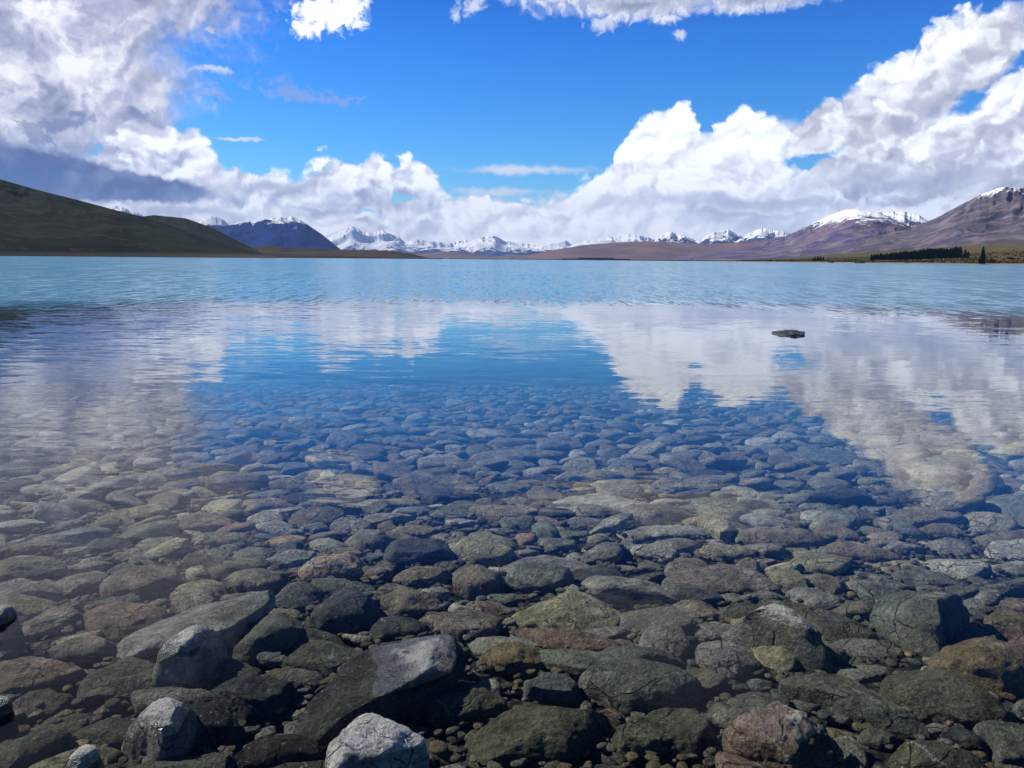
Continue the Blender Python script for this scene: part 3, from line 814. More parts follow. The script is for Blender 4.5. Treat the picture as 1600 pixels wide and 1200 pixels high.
# tile, outline, tone, (label or None), short name or None, extra
HERO = [
    ('1', '470 350 490 300 560 265 700 262 830 268 868 310 850 360 740 390 640 430 540 430 475 400', 'brown grey', 'big rounded blocky boulder with a flat broad top, left shallows', 'big blocky boulder', {}),
    ('1', '385 480 480 440 600 432 720 445 790 480 770 540 650 600 540 625 450 590 400 545', 'reddish brown', 'flat reddish brown stone below the big blocky boulder', 'flat reddish stone', dict(k=.5)),
    ('1', '65 615 110 560 240 460 340 450 385 485 390 510 290 560 150 605', 'pinkish grey', 'pinkish grey wedge leaning beside the flat reddish stone', 'pinkish wedge', dict(k=.5, fc=7)),
    ('1', '190 690 280 630 400 585 500 610 600 660 560 690 440 730 300 720', 'brown grey', 'brown ridged wedge lying in front of the flat reddish stone', 'brown ridged wedge', dict(fc=7)),
    ('1', '0 350 110 320 200 350 300 410 280 450 120 460 -60 450 -80 390', 'grey', None, None, {}),
    ('1', '250 340 330 310 480 290 550 300 500 370 420 400 330 415 260 380', 'grey', None, None, {}),
    ('1', '865 290 900 262 950 258 990 285 970 320 920 345 880 325', 'yellowish grey', 'small pale yellowish pebble right of the big blocky boulder', 'pale yellowish pebble', {}),
    ('1', '1030 300 1060 272 1150 262 1260 275 1330 320 1330 370 1230 395 1110 385 1040 345', 'brown grey', 'smooth oval brown grey stone left of the veined orange stone', 'smooth oval stone', {}),
    ('1', '1370 290 1440 250 1560 210 1700 195 1745 230 1700 290 1560 320 1430 345', 'tan', 'orange tan stone crossed by thin white veins', 'veined orange stone', dict(vein=1)),
    ('1', '800 410 850 385 930 375 990 410 1030 450 990 490 900 505 830 480', 'pinkish grey', None, None, {}),
    ('1', '1005 410 1080 390 1180 388 1270 415 1310 460 1240 500 1130 500 1050 450', 'grey', None, None, {}),
    ('1', '1100 190 1160 168 1240 175 1290 205 1250 240 1140 265 1085 235', 'grey', None, None, {}),
    ('1', '1230 235 1300 200 1400 182 1490 200 1460 240 1360 270 1280 280 1240 262', 'pale grey', None, None, {}),
    ('1', '890 210 960 180 1060 175 1085 205 1060 235 960 245', 'grey', None, None, {}),
    ('1', '870 150 920 110 1060 90 1160 110 1200 150 1150 175 1060 170 930 165', 'brown grey', None, None, {}),
    ('1', '750 75 820 35 900 5 1010 15 1090 50 1095 80 1000 100 860 110 780 95', 'brown grey', 'wide brown stone under the rippled cloud glare on the left', 'wide brown stone', {}),
    ('1', '1210 150 1290 120 1400 112 1440 130 1430 170 1330 180 1240 170', 'tan', None, None, {}),
    ('1', '1440 150 1500 122 1600 135 1640 175 1580 210 1500 210 1460 180', 'pale grey', None, None, {}),
    ('1', '630 150 680 120 780 115 870 130 870 180 780 190 660 185', 'grey', None, None, {}),
    ('1', '380 170 480 125 600 115 640 170 630 190 500 200', 'dark grey', None, None, {}),
    ('1', '0 190 120 150 260 130 370 165 250 190 90 210', 'brown grey', None, None, {}),
    ('1', '500 205 560 190 650 200 720 190 700 240 600 250 530 240', 'grey', None, None, {}),
    ('1', '730 680 750 640 790 605 850 565 940 540 1030 550 1025 590 960 645 900 705 830 720 740 710', 'pale grey', 'rock with a bright top and black flank breaking the surface, left foreground', 'left emergent rock', dict(top=.045, tilt=(.22, 0), fc=8, cut=.7, k=.75)),  # pale tone stands in for sun glints on the top
    ('1', '1080 700 1150 620 1230 540 1340 460 1400 490 1430 555 1400 600 1300 650 1180 715 1100 720', 'greenish grey', 'fan shaped layered stone right of the left emergent rock', 'fan shaped stone', dict(fc=8, k=.55)),
    ('1', '1135 560 1190 525 1255 520 1220 570 1160 590', 'brown grey', None, None, {}),
    ('1', '340 860 420 770 540 720 590 685 700 720 860 790 960 830 940 870 780 890 560 890 400 900 350 880', 'olive', 'long olive brown slab lying submerged at the lower left', 'long olive slab', dict(k=.5, fc=8)),
    ('1', '-60 720 40 700 140 690 260 720 400 760 410 790 280 830 150 860 0 880 -70 820', 'reddish brown', 'broad purple brown stone at the left picture edge', 'broad purple brown stone', dict(k=.5)),
    ('1', '585 945 640 905 720 880 830 852 885 900 885 960 835 1040 720 1075 690 1020 620 985', 'pale grey', 'shiny white topped rock rising from the water at the lower left', 'shiny topped rock', dict(top=.05, fc=9, cut=.6, k=.5, tilt=(.25, -.05))),  # pale tone carries the glare of its upper plane
    ('1', '865 905 1000 915 1100 1000 1140 1050 1090 1120 960 1140 860 1060', 'black', None, None, dict(k=.6)),
    ('1', '330 1050 480 980 600 970 740 1030 720 1090 560 1110 420 1110 350 1090', 'olive', None, None, dict(k=.5)),
    ('1', '315 1200 330 1140 400 1103 460 1113 475 1150 430 1190 380 1230 330 1230', 'pale grey', 'small pale round stone with a dry top at the lower left edge', 'pale dry round stone', dict(top=.04, k=.7, fc=2)),
    ('1', '430 960 470 915 560 895 640 895 590 930 500 965', 'ochre brown', None, None, {}),
    ('1', '-60 1150 130 1060 260 1035 350 1070 350 1110 300 1170 220 1210 0 1250', 'olive', None, None, dict(k=.6)),
    ('1', '965 880 1050 800 1150 770 1290 800 1390 820 1340 880 1320 1000 1200 1060 1120 1000 1040 930', 'dark grey', 'dark knobbly rock left of the long ridged slab', 'dark knobbly rock', dict(fc=9, cut=.7, rough=2)),
    ('1', '1225 775 1290 740 1370 745 1390 790 1320 820 1240 805', 'ochre brown', None, None, {}),
    ('p', '437 1140 445 1090 485 1035 520 1008 600 1001 720 1004 732 1045 700 1075 640 1105 560 1130 490 1152', 'dark grey', 'long dark slab whose bright sloping ridge breaks the surface', 'long ridged slab', dict(top=.05, fc=10, cut=.6, k=.5, tilt=(.22, -.04))),
    ('1', '1080 1180 1150 1110 1250 1070 1380 1060 1500 1110 1510 1170 1400 1240 1100 1240', 'black', None, None, dict(k=.6)),
    ('1', '-40 440 40 445 95 478 60 530 0 570 -60 540', 'black', 'black emergent rock cut by the left picture edge, the upper of two', None, dict(top=.05, k=.8)),
    ('1', '-50 880 40 895 68 940 40 985 -50 1000', 'black', 'black emergent rock cut by the left picture edge, the lower of two', None, dict(top=.04, k=.8)),
    ('2', '-78 1150 -60 1060 0 1015 80 965 160 948 240 960 310 1030 350 1100 410 1170 430 1260 180 1320 -60 1280', 'white', 'big pale grey dry boulder with cracks at the bottom edge', 'pale dry boulder', dict(top=.06, fc=8, cut=.75, k=.8, rough=1.6)),
    ('2', '345 490 440 465 600 452 680 480 755 525 730 590 690 620 560 612 470 590 430 540 380 505', 'pinkish grey', 'flat faced pinkish grey stone in the middle foreground', 'flat faced pinkish stone', dict(k=.55, fc=7)),
    ('2', '125 560 180 510 260 495 350 520 440 570 440 600 260 615 160 620', 'dark grey', None, None, {}),
    ('2', '180 410 260 365 350 372 430 400 480 440 470 465 340 500 270 505 225 460', 'brown grey', 'smooth brown stone with a pointed left end, middle foreground', 'pointed brown stone', dict(fc=3)),
    ('2', '525 290 570 258 650 255 740 290 770 340 750 390 680 420 590 410 525 370', 'brown grey', 'round speckled boulder standing clear in the middle', 'round speckled boulder', dict(fc=2, k=.8)),
    ('2', '235 330 290 262 400 260 500 270 520 300 480 340 380 350 330 362 270 345', 'brown grey', 'pitted brown stone just left of the round speckled boulder', 'pitted brown stone', dict(fc=7)),
    ('2', '195 200 230 150 330 120 470 130 540 190 540 230 420 260 260 275 200 250', 'dark grey', 'tall dark block with a rippled shady face', 'tall dark block', dict(k=.82, fc=7)),
    ('2', '0 140 60 95 150 85 240 130 200 160 190 210 80 205', 'grey', None, None, {}),
    ('2', '200 80 300 65 440 70 460 95 400 120 260 125', 'brown grey', None, None, {}),
    ('2', '75 40 170 8 300 5 370 15 280 40 150 75', 'yellowish grey', None, None, {}),
    ('2', '80 260 140 250 220 260 250 290 200 320 100 315', 'brown grey', None, None, {}),
    ('2', '-130 470 -40 400 0 360 90 370 160 400 185 460 150 540 40 580 -100 590 -150 540', 'dark grey', 'large dark stone under fine ripples, left of centre', 'dark rippled stone', {}),
    ('2', '495 150 570 140 630 175 630 210 570 220 520 190', 'pale grey', None, None, {}),
    ('2', '592 110 640 90 700 90 725 125 660 155 605 142', 'greenish grey', 'small green stone right of the tall dark block', 'small green stone', {}),
    ('2', '515 100 550 90 590 110 575 135 520 130', 'grey', None, None, {}),
    ('2', '785 510 830 470 900 435 1000 400 1030 360 1130 370 1230 420 1320 490 1310 550 1220 575 1120 590 1000 585 880 560 800 530', 'yellowish grey', 'big flat sloping slab with pale lichen speckles, right of centre', 'speckled sloping slab', dict(k=.5, fc=8, rough=1.6)),
    ('2', '790 530 950 580 1150 600 1280 630 1350 670 1180 695 1000 675 850 615', 'reddish brown', None, None, dict(k=.6)),
    ('2', '640 700 720 640 830 615 930 640 1000 680 960 730 870 780 760 775 680 740', 'ochre brown', 'ochre stained faceted rock with dark cracks', 'ochre faceted rock', dict(fc=8, cut=.72, rough=1.8)),
    ('2', '838 810 880 780 990 752 1040 770 1110 840 1135 900 1110 925 960 925 880 935 850 880', 'bluish grey', 'angular blue grey block with white mottling', 'blue grey block', dict(fc=9, cut=.65, k=.8, boxy=.55)),
    ('2', '390 880 450 830 560 850 700 860 800 880 860 920 800 940 700 1000 560 1015 440 1020 395 960', 'olive', 'dark olive craggy rock above the pale dry boulder', 'olive craggy rock', dict(fc=8, rough=2)),
    ('2', '1100 810 1150 760 1260 720 1400 712 1560 740 1680 800 1700 860 1650 930 1500 970 1350 980 1240 930 1130 860', 'greenish grey', 'large smooth green boulder, widest in the foreground', 'smooth green boulder', dict(fc=1, k=.7)),
    ('2', '550 1155 650 1080 760 990 880 925 1050 920 1200 940 1265 970 1250 1050 1180 1150 1100 1280 600 1290', 'olive', 'huge dark olive boulder at the bottom edge centre', 'huge olive boulder', dict(fc=6, k=.7)),
    ('2', '1250 1110 1340 1030 1460 970 1560 940 1700 950 1760 1020 1780 1120 1700 1250 1300 1260', 'olive', 'brown green boulder with an ochre patch at the bottom edge', 'ochre patched boulder', dict(fc=6, k=.75, rough=2)),
    ('2', '1390 640 1420 560 1500 545 1620 560 1640 640 1580 720 1480 715 1400 685', 'lilac grey', 'lilac grey crumbly block behind the smooth green boulder', 'lilac block', dict(fc=8, cut=.7)),
    ('2', '1250 610 1320 600 1385 630 1370 665 1290 650', 'grey', None, None, {}),
    ('2', '700 260 820 215 950 205 1100 230 1200 270 1180 290 1050 300 850 290 740 285', 'lilac grey', 'long flat lilac stone right of the round speckled boulder', 'flat lilac stone', dict(k=.5)),
    ('2', '1040 300 1130 265 1290 260 1330 300 1340 360 1200 375 1090 345', 'dark grey', None, None, dict(k=.5)),
    ('2', '1280 100 1400 75 1600 65 1750 90 1720 120 1540 130 1320 140', 'pale grey', None, None, dict(k=.6)),
    ('2', '1350 180 1430 145 1530 150 1580 200 1550 240 1440 230 1360 210', 'pale grey', None, None, {}),
    ('2', '1140 130 1200 105 1280 105 1250 140 1170 160', 'yellowish grey', None, None, {}),
    ('2', '890 60 960 40 990 80 1030 110 1000 150 940 130 900 100', 'greenish grey', None, None, {}),
    ('2', '800 130 850 100 920 110 930 150 850 170', 'reddish brown', None, None, {}),
    ('p', '1029 908 1058 889 1125 882 1180 890 1215 920 1224 931 1130 937 1085 940 1040 930', 'pinkish grey', 'broad pinkish slab with a smooth top, right of centre', 'broad pinkish slab', dict(k=.55, fc=4)),
    ('3', '-100 490 -50 445 0 420 70 418 150 440 200 490 160 520 40 525 -50 515', 'pinkish grey', None, None, {}),
    ('3', '335 425 440 405 540 438 680 480 850 560 940 598 860 640 740 650 640 610 560 560 450 500', 'olive', 'olive layered slab sloping away behind the white edged slab', 'olive layered slab', dict(k=.45, fc=6, slab=.3)),
    ('3', '230 455 300 430 400 452 500 505 580 555 658 612 645 655 560 625 440 560 330 505 260 490', 'grey', 'slab whose long bright white edge pokes above the water', 'white edged slab', dict(top=.055, tilt=(.12, .05), k=.8, fc=7, cut=.7, rough=2, boxy=.5)),
    ('3', '215 500 340 515 460 570 620 655 740 660 820 690 740 725 560 745 430 772 380 745 315 640', 'yellowish grey', 'yellowish lower slab in front of the white edged slab', 'yellowish lower slab', dict(k=.45, fc=7)),
    ('3', '60 640 120 620 230 630 310 680 380 750 260 800 130 790 80 730', 'lilac grey', 'smooth lilac grey boulder left of the yellowish lower slab', 'smooth lilac boulder', dict(fc=3)),
    ('3', '40 540 150 520 270 550 300 600 290 640 200 625 80 620 50 590', 'grey', None, None, {}),
    ('3', '250 120 320 85 450 72 600 95 680 140 640 170 500 190 370 180 280 155', 'brown grey', 'smooth brown egg shaped stone in the right shallows', 'brown egg stone', dict(fc=0, k=.7)),
    ('3', '610 90 700 65 780 75 850 140 760 145 650 120', 'brown grey', None, None, {}),
    ('3', '625 190 700 152 820 148 960 185 1040 230 900 240 760 225 660 215', 'brown grey', 'long oval stone in front right of the brown egg stone', 'long oval stone', dict(fc=1)),
    ('3', '50 180 130 155 280 165 360 190 320 220 200 240 140 235 70 205', 'yellowish grey', 'yellowish flat stone in front left of the brown egg stone', 'yellowish flat stone', {}),
    ('3', '410 200 480 175 580 170 630 210 540 230 450 225', 'yellowish grey', None, None, {}),
    ('3', '70 45 110 8 170 10 210 60 240 110 250 150 190 160 150 110 90 70', 'yellowish grey', 'knobbly pale stone left of the brown egg stone', 'knobbly pale stone', dict(rough=2.5)),
    ('3', '400 300 450 278 540 285 600 340 590 400 500 370 430 330', 'yellowish grey', None, None, {}),
    ('3', '560 295 680 305 765 340 770 385 700 402 640 380 600 340', 'brown grey', None, None, {}),
    ('3', '770 345 850 322 1000 320 1080 350 1000 385 800 385', 'grey', None, None, {}),
    ('3', '880 260 980 235 1150 225 1160 245 1030 275 920 275', 'yellowish grey', 'thin pale yellow stone in the right shallows', 'thin pale stone', {}),
    ('3', '970 300 1080 270 1180 290 1310 350 1220 365 1100 350 1000 320', 'greenish grey', None, None, {}),
    ('3', '950 370 1100 360 1290 388 1325 412 1265 470 1215 505 1215 600 1100 570 1000 500 940 430', 'greenish grey', 'big grey slab with a bright corner near the surface', 'bright cornered slab', dict(top=.008, k=.6, fc=8, cut=.65)),
    ('3', '680 415 780 390 900 395 950 430 800 425 720 420', 'olive', None, None, {}),
    ('3', '1360 400 1430 365 1520 375 1520 405 1460 440 1390 440', 'grey', None, None, {}),
    ('3', '1470 440 1530 410 1640 410 1680 495 1540 480', 'reddish brown', None, None, {}),
    ('3', '1410 480 1500 468 1640 500 1680 580 1640 630 1500 590 1420 570', 'ochre brown', None, None, {}),
    ('3', '1210 640 1280 600 1400 595 1560 620 1680 660 1700 760 1500 800 1340 780 1220 720', 'ochre brown', 'dark stone with a glowing ochre crest at the right edge', 'ochre crested stone', dict(top=.004, k=.7, fc=7, cut=.7)),
    ('3', '925 820 980 770 1100 755 1200 755 1300 800 1450 900 1530 980 1500 1030 1300 1030 1100 990 1000 920 930 870', 'olive', 'big olive boulder sloping down to the right, lower right', 'sloping olive boulder', dict(k=.65, fc=5)),
    ('3', '430 800 560 788 700 780 800 800 880 870 1000 950 1100 1010 1180 1060 1150 1085 1000 1050 800 970 650 900 500 855', 'greenish grey', 'very long narrow slab slanting down to the right', 'long slanting slab', dict(k=.5, fc=6)),
    ('3', '162 1040 200 950 280 903 420 935 560 975 660 1030 770 1085 780 1140 720 1200 560 1240 400 1225 250 1175 180 1115', 'reddish brown', 'red brown layered rock with a dry white ridge at the bottom', 'red layered rock', dict(top=.048, k=.7, fc=8, cut=.65, rough=2, tilt=(.15, .1))),
    ('3', '815 1060 860 1025 940 1025 1040 1080 1030 1110 920 1115 840 1090', 'greenish grey', None, None, {}),
    ('3', '940 1130 1060 1095 1250 1110 1400 1170 1440 1260 980 1260', 'olive', None, None, {}),
    ('3', '1350 1040 1430 1005 1560 1010 1660 1040 1690 1220 1480 1220 1450 1120', 'greenish grey', None, None, {}),
    ('3', '1180 1080 1250 1020 1350 1050 1430 1100 1440 1150 1300 1125', 'dark grey', None, None, {}),
    ('3', '1540 930 1640 860 1700 900 1700 1000 1560 1000', 'greenish grey', None, None, {}),
    ('3', '140 410 190 380 250 385 320 420 260 445 180 440', 'grey', None, None, {}),
    ('3', '300 800 340 780 420 790 430 840 380 860 310 845', 'bluish grey', None, None, {}),
    ('3', '1070 95 1150 55 1270 60 1340 110 1300 130 1180 120 1100 110', 'brown grey', None, None, {}),
    ('3', '890 50 960 20 1050 30 1110 60 1060 100 960 95', 'grey', None, None, {}),
    ('3', '1130 160 1230 130 1350 150 1380 210 1320 230 1200 190', 'grey', None, None, {}),
    ('3', '1420 270 1480 250 1540 270 1520 310 1440 300', 'yellowish grey', None, None, {}),
    ('b', '580 105 650 88 740 95 780 130 700 145 620 135', 'pale grey', 'pale oval stone standing out of the blue reflection', 'pale oval stone', dict(fc=2)),
    ('b', '600 225 680 200 800 185 950 190 1070 205 1010 240 850 262 700 262', 'grey', 'long low ledge with a dark shadowed front edge', 'long low ledge', dict(k=.8, fc=3)),
    ('b', '430 100 520 75 610 80 560 110 480 112', 'grey', None, None, {}),
    ('b', '190 140 260 122 340 140 310 160 220 165', 'grey', None, None, {}),
    ('b', '340 240 430 210 540 210 575 235 480 250 380 255', 'pale grey', None, None, {}),
    ('b', '410 480 520 425 640 435 700 470 650 510 520 525 440 500', 'greenish grey', 'large green grey stone at the edge of the blue reflection', 'large green grey stone', {}),
    ('b', '420 350 520 310 640 340 620 370 470 370', 'brown grey', None, None, {}),
    ('b', '380 390 480 370 640 365 660 390 560 440 430 460', 'dark grey', None, None, dict(k=.82)),
    ('b', '50 445 150 420 290 412 400 435 300 465 120 465', 'yellowish grey', None, None, {}),
    ('b', '540 290 610 255 700 275 710 290 620 310', 'grey', None, None, {}),
    ('b', '665 370 720 340 820 330 900 360 820 400 730 395', 'greenish grey', None, None, {}),
    ('b', '765 475 830 440 930 480 900 510 820 500', 'brown grey', None, None, {}),
    ('b', '925 460 1050 405 1250 395 1430 440 1550 475 1450 490 1200 475 1050 490', 'pale grey', 'very wide pale flat slab right of centre, half lost in glare', 'wide pale slab', dict(k=.4)),
    ('c', '165 370 240 348 320 365 400 410 340 425 230 410', 'pale grey', None, None, {}),
    ('c', '430 345 510 320 590 345 570 375 480 370', 'grey', None, None, {}),
    ('c', '340 340 390 328 430 340 390 355', 'pale grey', None, None, {}),
    ('c', '240 240 320 228 410 238 420 260 330 265 270 258', 'grey', None, None, {}),
    ('c', '440 270 530 240 600 245 540 280 460 285', 'grey', None, None, {}),
    ('c', '680 150 710 125 770 135 775 160 720 165', 'pale grey', None, None, {}),
    ('c', '215 180 280 165 360 175 340 195 250 195', 'pale grey', None, None, {}),
    ('c', '480 195 650 180 820 200 840 255 700 265 560 235', 'bluish grey', 'very large flat blue grey slab far out on the right', 'far blue grey slab', dict(k=.4)),
    ('c', '590 330 680 310 790 340 810 370 720 400 640 380', 'grey', None, None, {}),
    ('c', '330 480 400 460 510 475 480 505 380 510', 'grey', None, None, {}),
    ('c', '550 450 610 430 700 440 690 465 600 470', 'grey', None, None, {}),
    ('c', '0 430 130 410 330 420 350 455 200 470 60 450', 'greenish grey', None, None, {}),
    ('c', '1035 460 1120 450 1230 480 1150 495 1060 480', 'yellowish grey', None, None, {}),
    ('c', '820 400 900 392 980 405 900 420', 'grey', None, None, {}),
    ('a', '1200 350 1290 318 1400 320 1480 350 1380 385 1250 370', 'brown grey', None, None, {}),
    ('a', '1135 400 1200 375 1300 372 1370 385 1290 415 1200 425', 'grey', None, None, {}),
    ('a', '740 400 800 372 870 375 930 405 850 430 770 430', 'pale grey', None, None, {}),
    ('a', '945 440 1020 415 1120 420 1150 435 1060 455 980 460', 'grey', None, None, {}),
    ('a', '1250 438 1400 390 1550 375 1560 430 1450 450', 'dark grey', None, None, {}),
    ('a', '220 160 300 140 380 165 300 185', 'grey', None, None, {}),
    ('a', '890 90 950 60 1030 60 1020 100 940 105', 'grey', None, None, {}),
    ('a', '830 210 900 195 960 215 900 235', 'greenish grey', None, None, {}),
    ('p', '1199 521 1210 517.5 1230 516.5 1252 516.5 1257.5 521 1254 525.5 1230 525 1212 524', 'black', 'lone mossy rock sticking out of the calm water far out on the right', 'lone far rock', dict(top=.085, k=.7, c=.075, fc=9, cut=.6, rough=3, damp=1)),
]

OCC = []            # (x, y, r) of every placed stone
STONES = []         # dict per individual stone


def hero_stone(i, spec):
    tl, outl, tone, label, short, ex = spec
    ox, oy, sc = TILE[tl]
    o = np.array([float(q) for q in outl.split()]).reshape(-1, 2) * sc + (ox, oy)
    rng = np.random.RandomState(100 + i)
    x0, y0 = o.min(0); x1, y1 = o.max(0)
    cx, cy = (x0 + x1) / 2, (y0 + y1) / 2
    k = ex.get('k', 0.68)
    X, Y, dist = to_plane(cx, cy, -0.2)
    zb = float(bed_z(Y))
    for _ in range(3):
        X, Y, dist = to_plane(cx, cy, zb)
        e = math.asin(1.5 / max(dist, 1.6)) if zb == 0 else math.asin(min(.99, (1.5 - zb) / dist))
        V = (y1 - y0) / 2 / F * dist
        c = k * V / math.cos(e)
        c = max(c, 0.02, ex.get('c', 0))
        if 'top' in ex:
            zb = ex['top'] - c * 0.93
        else:
            zb = float(min(bed_z(Y) + c * 0.55, -0.03 - c))
    if 'top' in ex: STATE_top = True
    W = np.array([to_plane(px, py, zb)[:2] for px, py in o])
    cen = np.array(to_plane(cx, cy, zb)[:2])
    u = np.array([cen[0], cen[1]]); u = u / np.linalg.norm(u)
    L = W - cen
    along = L @ u
    L = L - np.outer(along * (1 - math.sqrt(1 - k * k)), u)
    # radial outline sampled by angle
    m = 96
    n = len(L)
    dense = []
    for a in range(n):
        p, q = L[a], L[(a + 1) % n]
        for t in np.linspace(0, 1, 24, endpoint=False): dense.append(p * (1 - t) + q * t)
    dense = np.array(dense)
    ang = np.arctan2(dense[:, 1], dense[:, 0]) % (2 * np.pi)
    rad = np.hypot(dense[:, 0], dense[:, 1])
    od = np.argsort(ang)
    rr = np.interp(np.arange(m) / m * 2 * np.pi, ang[od], rad[od], period=2 * np.pi)
    sm = 1
    rr = sum(np.roll(rr, s) for s in range(-sm, sm + 1)) / (2 * sm + 1)
    wpx = x1 - x0
    lvl = 6 if wpx > 180 else (5 if wpx > 55 else 4)
    P = stone_verts(lvl, rr, c, rng, ex.get('boxy', rng.uniform(.65, .85)), ex.get('fc', rng.randint(4, 9)), ex.get('cut', .74), ex.get('rough', 1.0), ex.get('slab', 0.0))
    if zb - c > bed_z(Y):                               # a stone rests on the bed
        lo_ = P[:, 2] < 0
        dep = zb - float(bed_z(Y)) + 0.02
        P[lo_, 2] *= dep / c
        fl_ = np.clip(-P[lo_, 2] / dep, 0, 1)
        P[lo_, :2] *= (1 + (0.55 if 'top' in ex else 0.2) * fl_ ** 0.8)[:, None]
    if 'tilt' in ex:
        P[:, 2] += ex['tilt'][0] * P[:, 0] + ex['tilt'][1] * P[:, 1]
    if 'top' in ex:
        P[:, 2] += ex['top'] - (P[:, 2].max() + zb)
    else:
        over = P[:, 2].max() + zb + 0.015
        if over > 0: P[:, 2] -= over
    me = mesh_np('stone', P, ICO[lvl][1])
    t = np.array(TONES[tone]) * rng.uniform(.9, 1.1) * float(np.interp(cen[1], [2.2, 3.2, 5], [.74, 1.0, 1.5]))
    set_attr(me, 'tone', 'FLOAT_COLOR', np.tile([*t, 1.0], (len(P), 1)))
    if ex.get('damp'):
        set_attr(me, 'damp', 'FLOAT', np.ones(len(P)))
    if ex.get('vein'):
        set_attr(me, 'vein', 'FLOAT', np.ones(len(P)))
    ob = link('stone', me, STONE)
    ob.location = (cen[0], cen[1], zb)
    ax = (x1 - x0) / max(1, (y1 - y0))
    STONES.append(dict(o=ob, px=cx, py=cy, w=wpx, h=y1 - y0, tone=tone, label=label, short=short, asp=ax, emerg='top' in ex))
    OCC.append((cen[0], cen[1], float(rr.mean()), np.stack([P[:, 0] + cen[0], P[:, 1] + cen[1]], 1)[:: max(1, len(P) // 60)]))


for i_, sp_ in enumerate(HERO):
    hero_stone(i_, sp_)

# the rest of the stone carpet
CMI = CM.inverted()


def project(x, y, z):
    v = CMI @ Vector((x, y, z))
    return 800 + F * v.x / -v.z, 600 - F * v.y / -v.z


hero_pts = np.array([(a[0], a[1], a[2]) for a in OCC])
hero_cloud = np.concatenate([a[3] for a in OCC])
rs = np.random.RandomState(5)
cell = 0.25
grid = {}


def near_ok(x, y, r, f=0.80):
    gx, gy = int(x // cell), int(y // cell)
    for a in range(-3, 4):
        for b in range(-3, 4):
            for (qx, qy, qr) in grid.get((gx + a, gy + b), ()):
                if (qx - x) ** 2 + (qy - y) ** 2 < ((qr + r) * f) ** 2: return False
    return True


auto = []
for stage, (rmin, rmax, cnt, f) in enumerate([(0.16, 0.27, 2200, .86), (0.10, 0.17, 9000, .84), (0.065, 0.10, 16000, .84), (0.04, 0.065, 14000, .86)]):
    for _ in range(cnt):
        Y = 1.3 + 15.5 * rs.rand() ** 0.8
        if stage == 3 and Y > 6: continue
        X = rs.uniform(-1, 1) * (Y * 0.72 + 0.9)
        r = rs.uniform(rmin, rmax) ** 1.0
        if Y < 3.2 and stage == 0: pass
        elif stage == 0 and rs.rand() < 0.35 or r > 0.27 - 0.012 * max(0, Y - 3): continue
        d2 = (hero_cloud[:, 0] - X) ** 2 + (hero_cloud[:, 1] - Y) ** 2
        if d2.min() < (r * 0.55) ** 2: continue
        dd = np.hypot(hero_pts[:, 0] - X, hero_pts[:, 1] - Y)
        if (dd < hero_pts[:, 2] * 0.85 + r * 0.4).any(): continue
        if not near_ok(X, Y, r, f): continue
        grid.setdefault((int(X // cell), int(Y // cell)), []).append((X, Y, r))
        auto.append((X, Y, r))

MASTERS = {}
tone_names = ['grey', 'brown grey', 'greenish grey', 'bluish grey', 'pale grey', 'yellowish grey', 'dark grey', 'pinkish grey', 'reddish brown', 'olive']
tone_p = [.24, .17, .17, .05, .14, .11, .06, .01, .01, .05]


def master_verts(kind, level):
    key = (kind, level)
    if key not in MASTERS:
        rng = np.random.RandomState(900 + kind)
        th = np.linspace(0, 2 * np.pi, 96, endpoint=False)
        rr = np.ones(96)
        if kind % 3:                                    # broken, angular outline
            nv = rng.randint(4, 8)
            va = (np.arange(nv) + rng.uniform(-.28, .28, nv)) / nv * 2 * np.pi
            pv = np.stack([np.cos(va), np.sin(va)], 1) * rng.uniform(.85, 1.2, nv)[:, None]
            dn_ = np.concatenate([pv[a] * (1 - t) + pv[(a + 1) % nv] * t for a in range(nv) for t in [np.linspace(0, 1, 30)[:, None]]])
            an_ = np.arctan2(dn_[:, 1], dn_[:, 0]) % (2 * np.pi)
            od_ = np.argsort(an_)
            rr = np.interp(th, an_[od_], np.hypot(dn_[:, 0], dn_[:, 1])[od_], period=2 * np.pi)
            rr = (np.roll(rr, 1) + rr + np.roll(rr, -1) + np.roll(rr, 2) + np.roll(rr, -2)) / 5 * 1.12
        for h_ in (2, 3, 4, 5):
            rr = rr + rng.uniform(.02, .12) / (h_ - 1) * np.cos(h_ * th + rng.uniform(0, 6.28))
        MASTERS[key] = stone_verts(level, rr, rng.uniform(.26, .46), rng, rng.uniform(.5, .8), rng.randint(4, 10), rng.uniform(.6, .8), rng.uniform(.8, 1.6))
    return MASTERS[key]


rows = []
for (X, Y, r) in auto:
    zb = float(bed_z(Y))
    kx = rs.uniform(1.0, 1.35); ky = 1 / kx * rs.uniform(.85, 1.0); kz = rs.uniform(.65, 1.15)
    rot = rs.normal(0, 0.55)
    tilt = (rs.normal(0, .14), rs.normal(0, .14))
    z = zb + r * 0.5 * kz * rs.uniform(.1, .75)
    z = min(z, -0.03 - r * 0.6 * kz)
    px, py = project(X, Y, z)
    tone = tone_names[rs.choice(len(tone_names), p=np.array(tone_p) / sum(tone_p))]
    pr = r * F / math.sqrt(X * X + Y * Y + 2.2)
    vis = -60 < px < 1660 and py < 1240
    rows.append(dict(X=X, Y=Y, z=z, r=r, s=(r * kx, r * ky, r * kz), rot=rot, tilt=tilt, px=px, py=py, pr=pr * (1 if vis else 0.0), tone=tone, kind=rs.randint(0, 18)))
rows.sort(key=lambda q: -q['pr'])
n_ind = 296 - len(STONES)


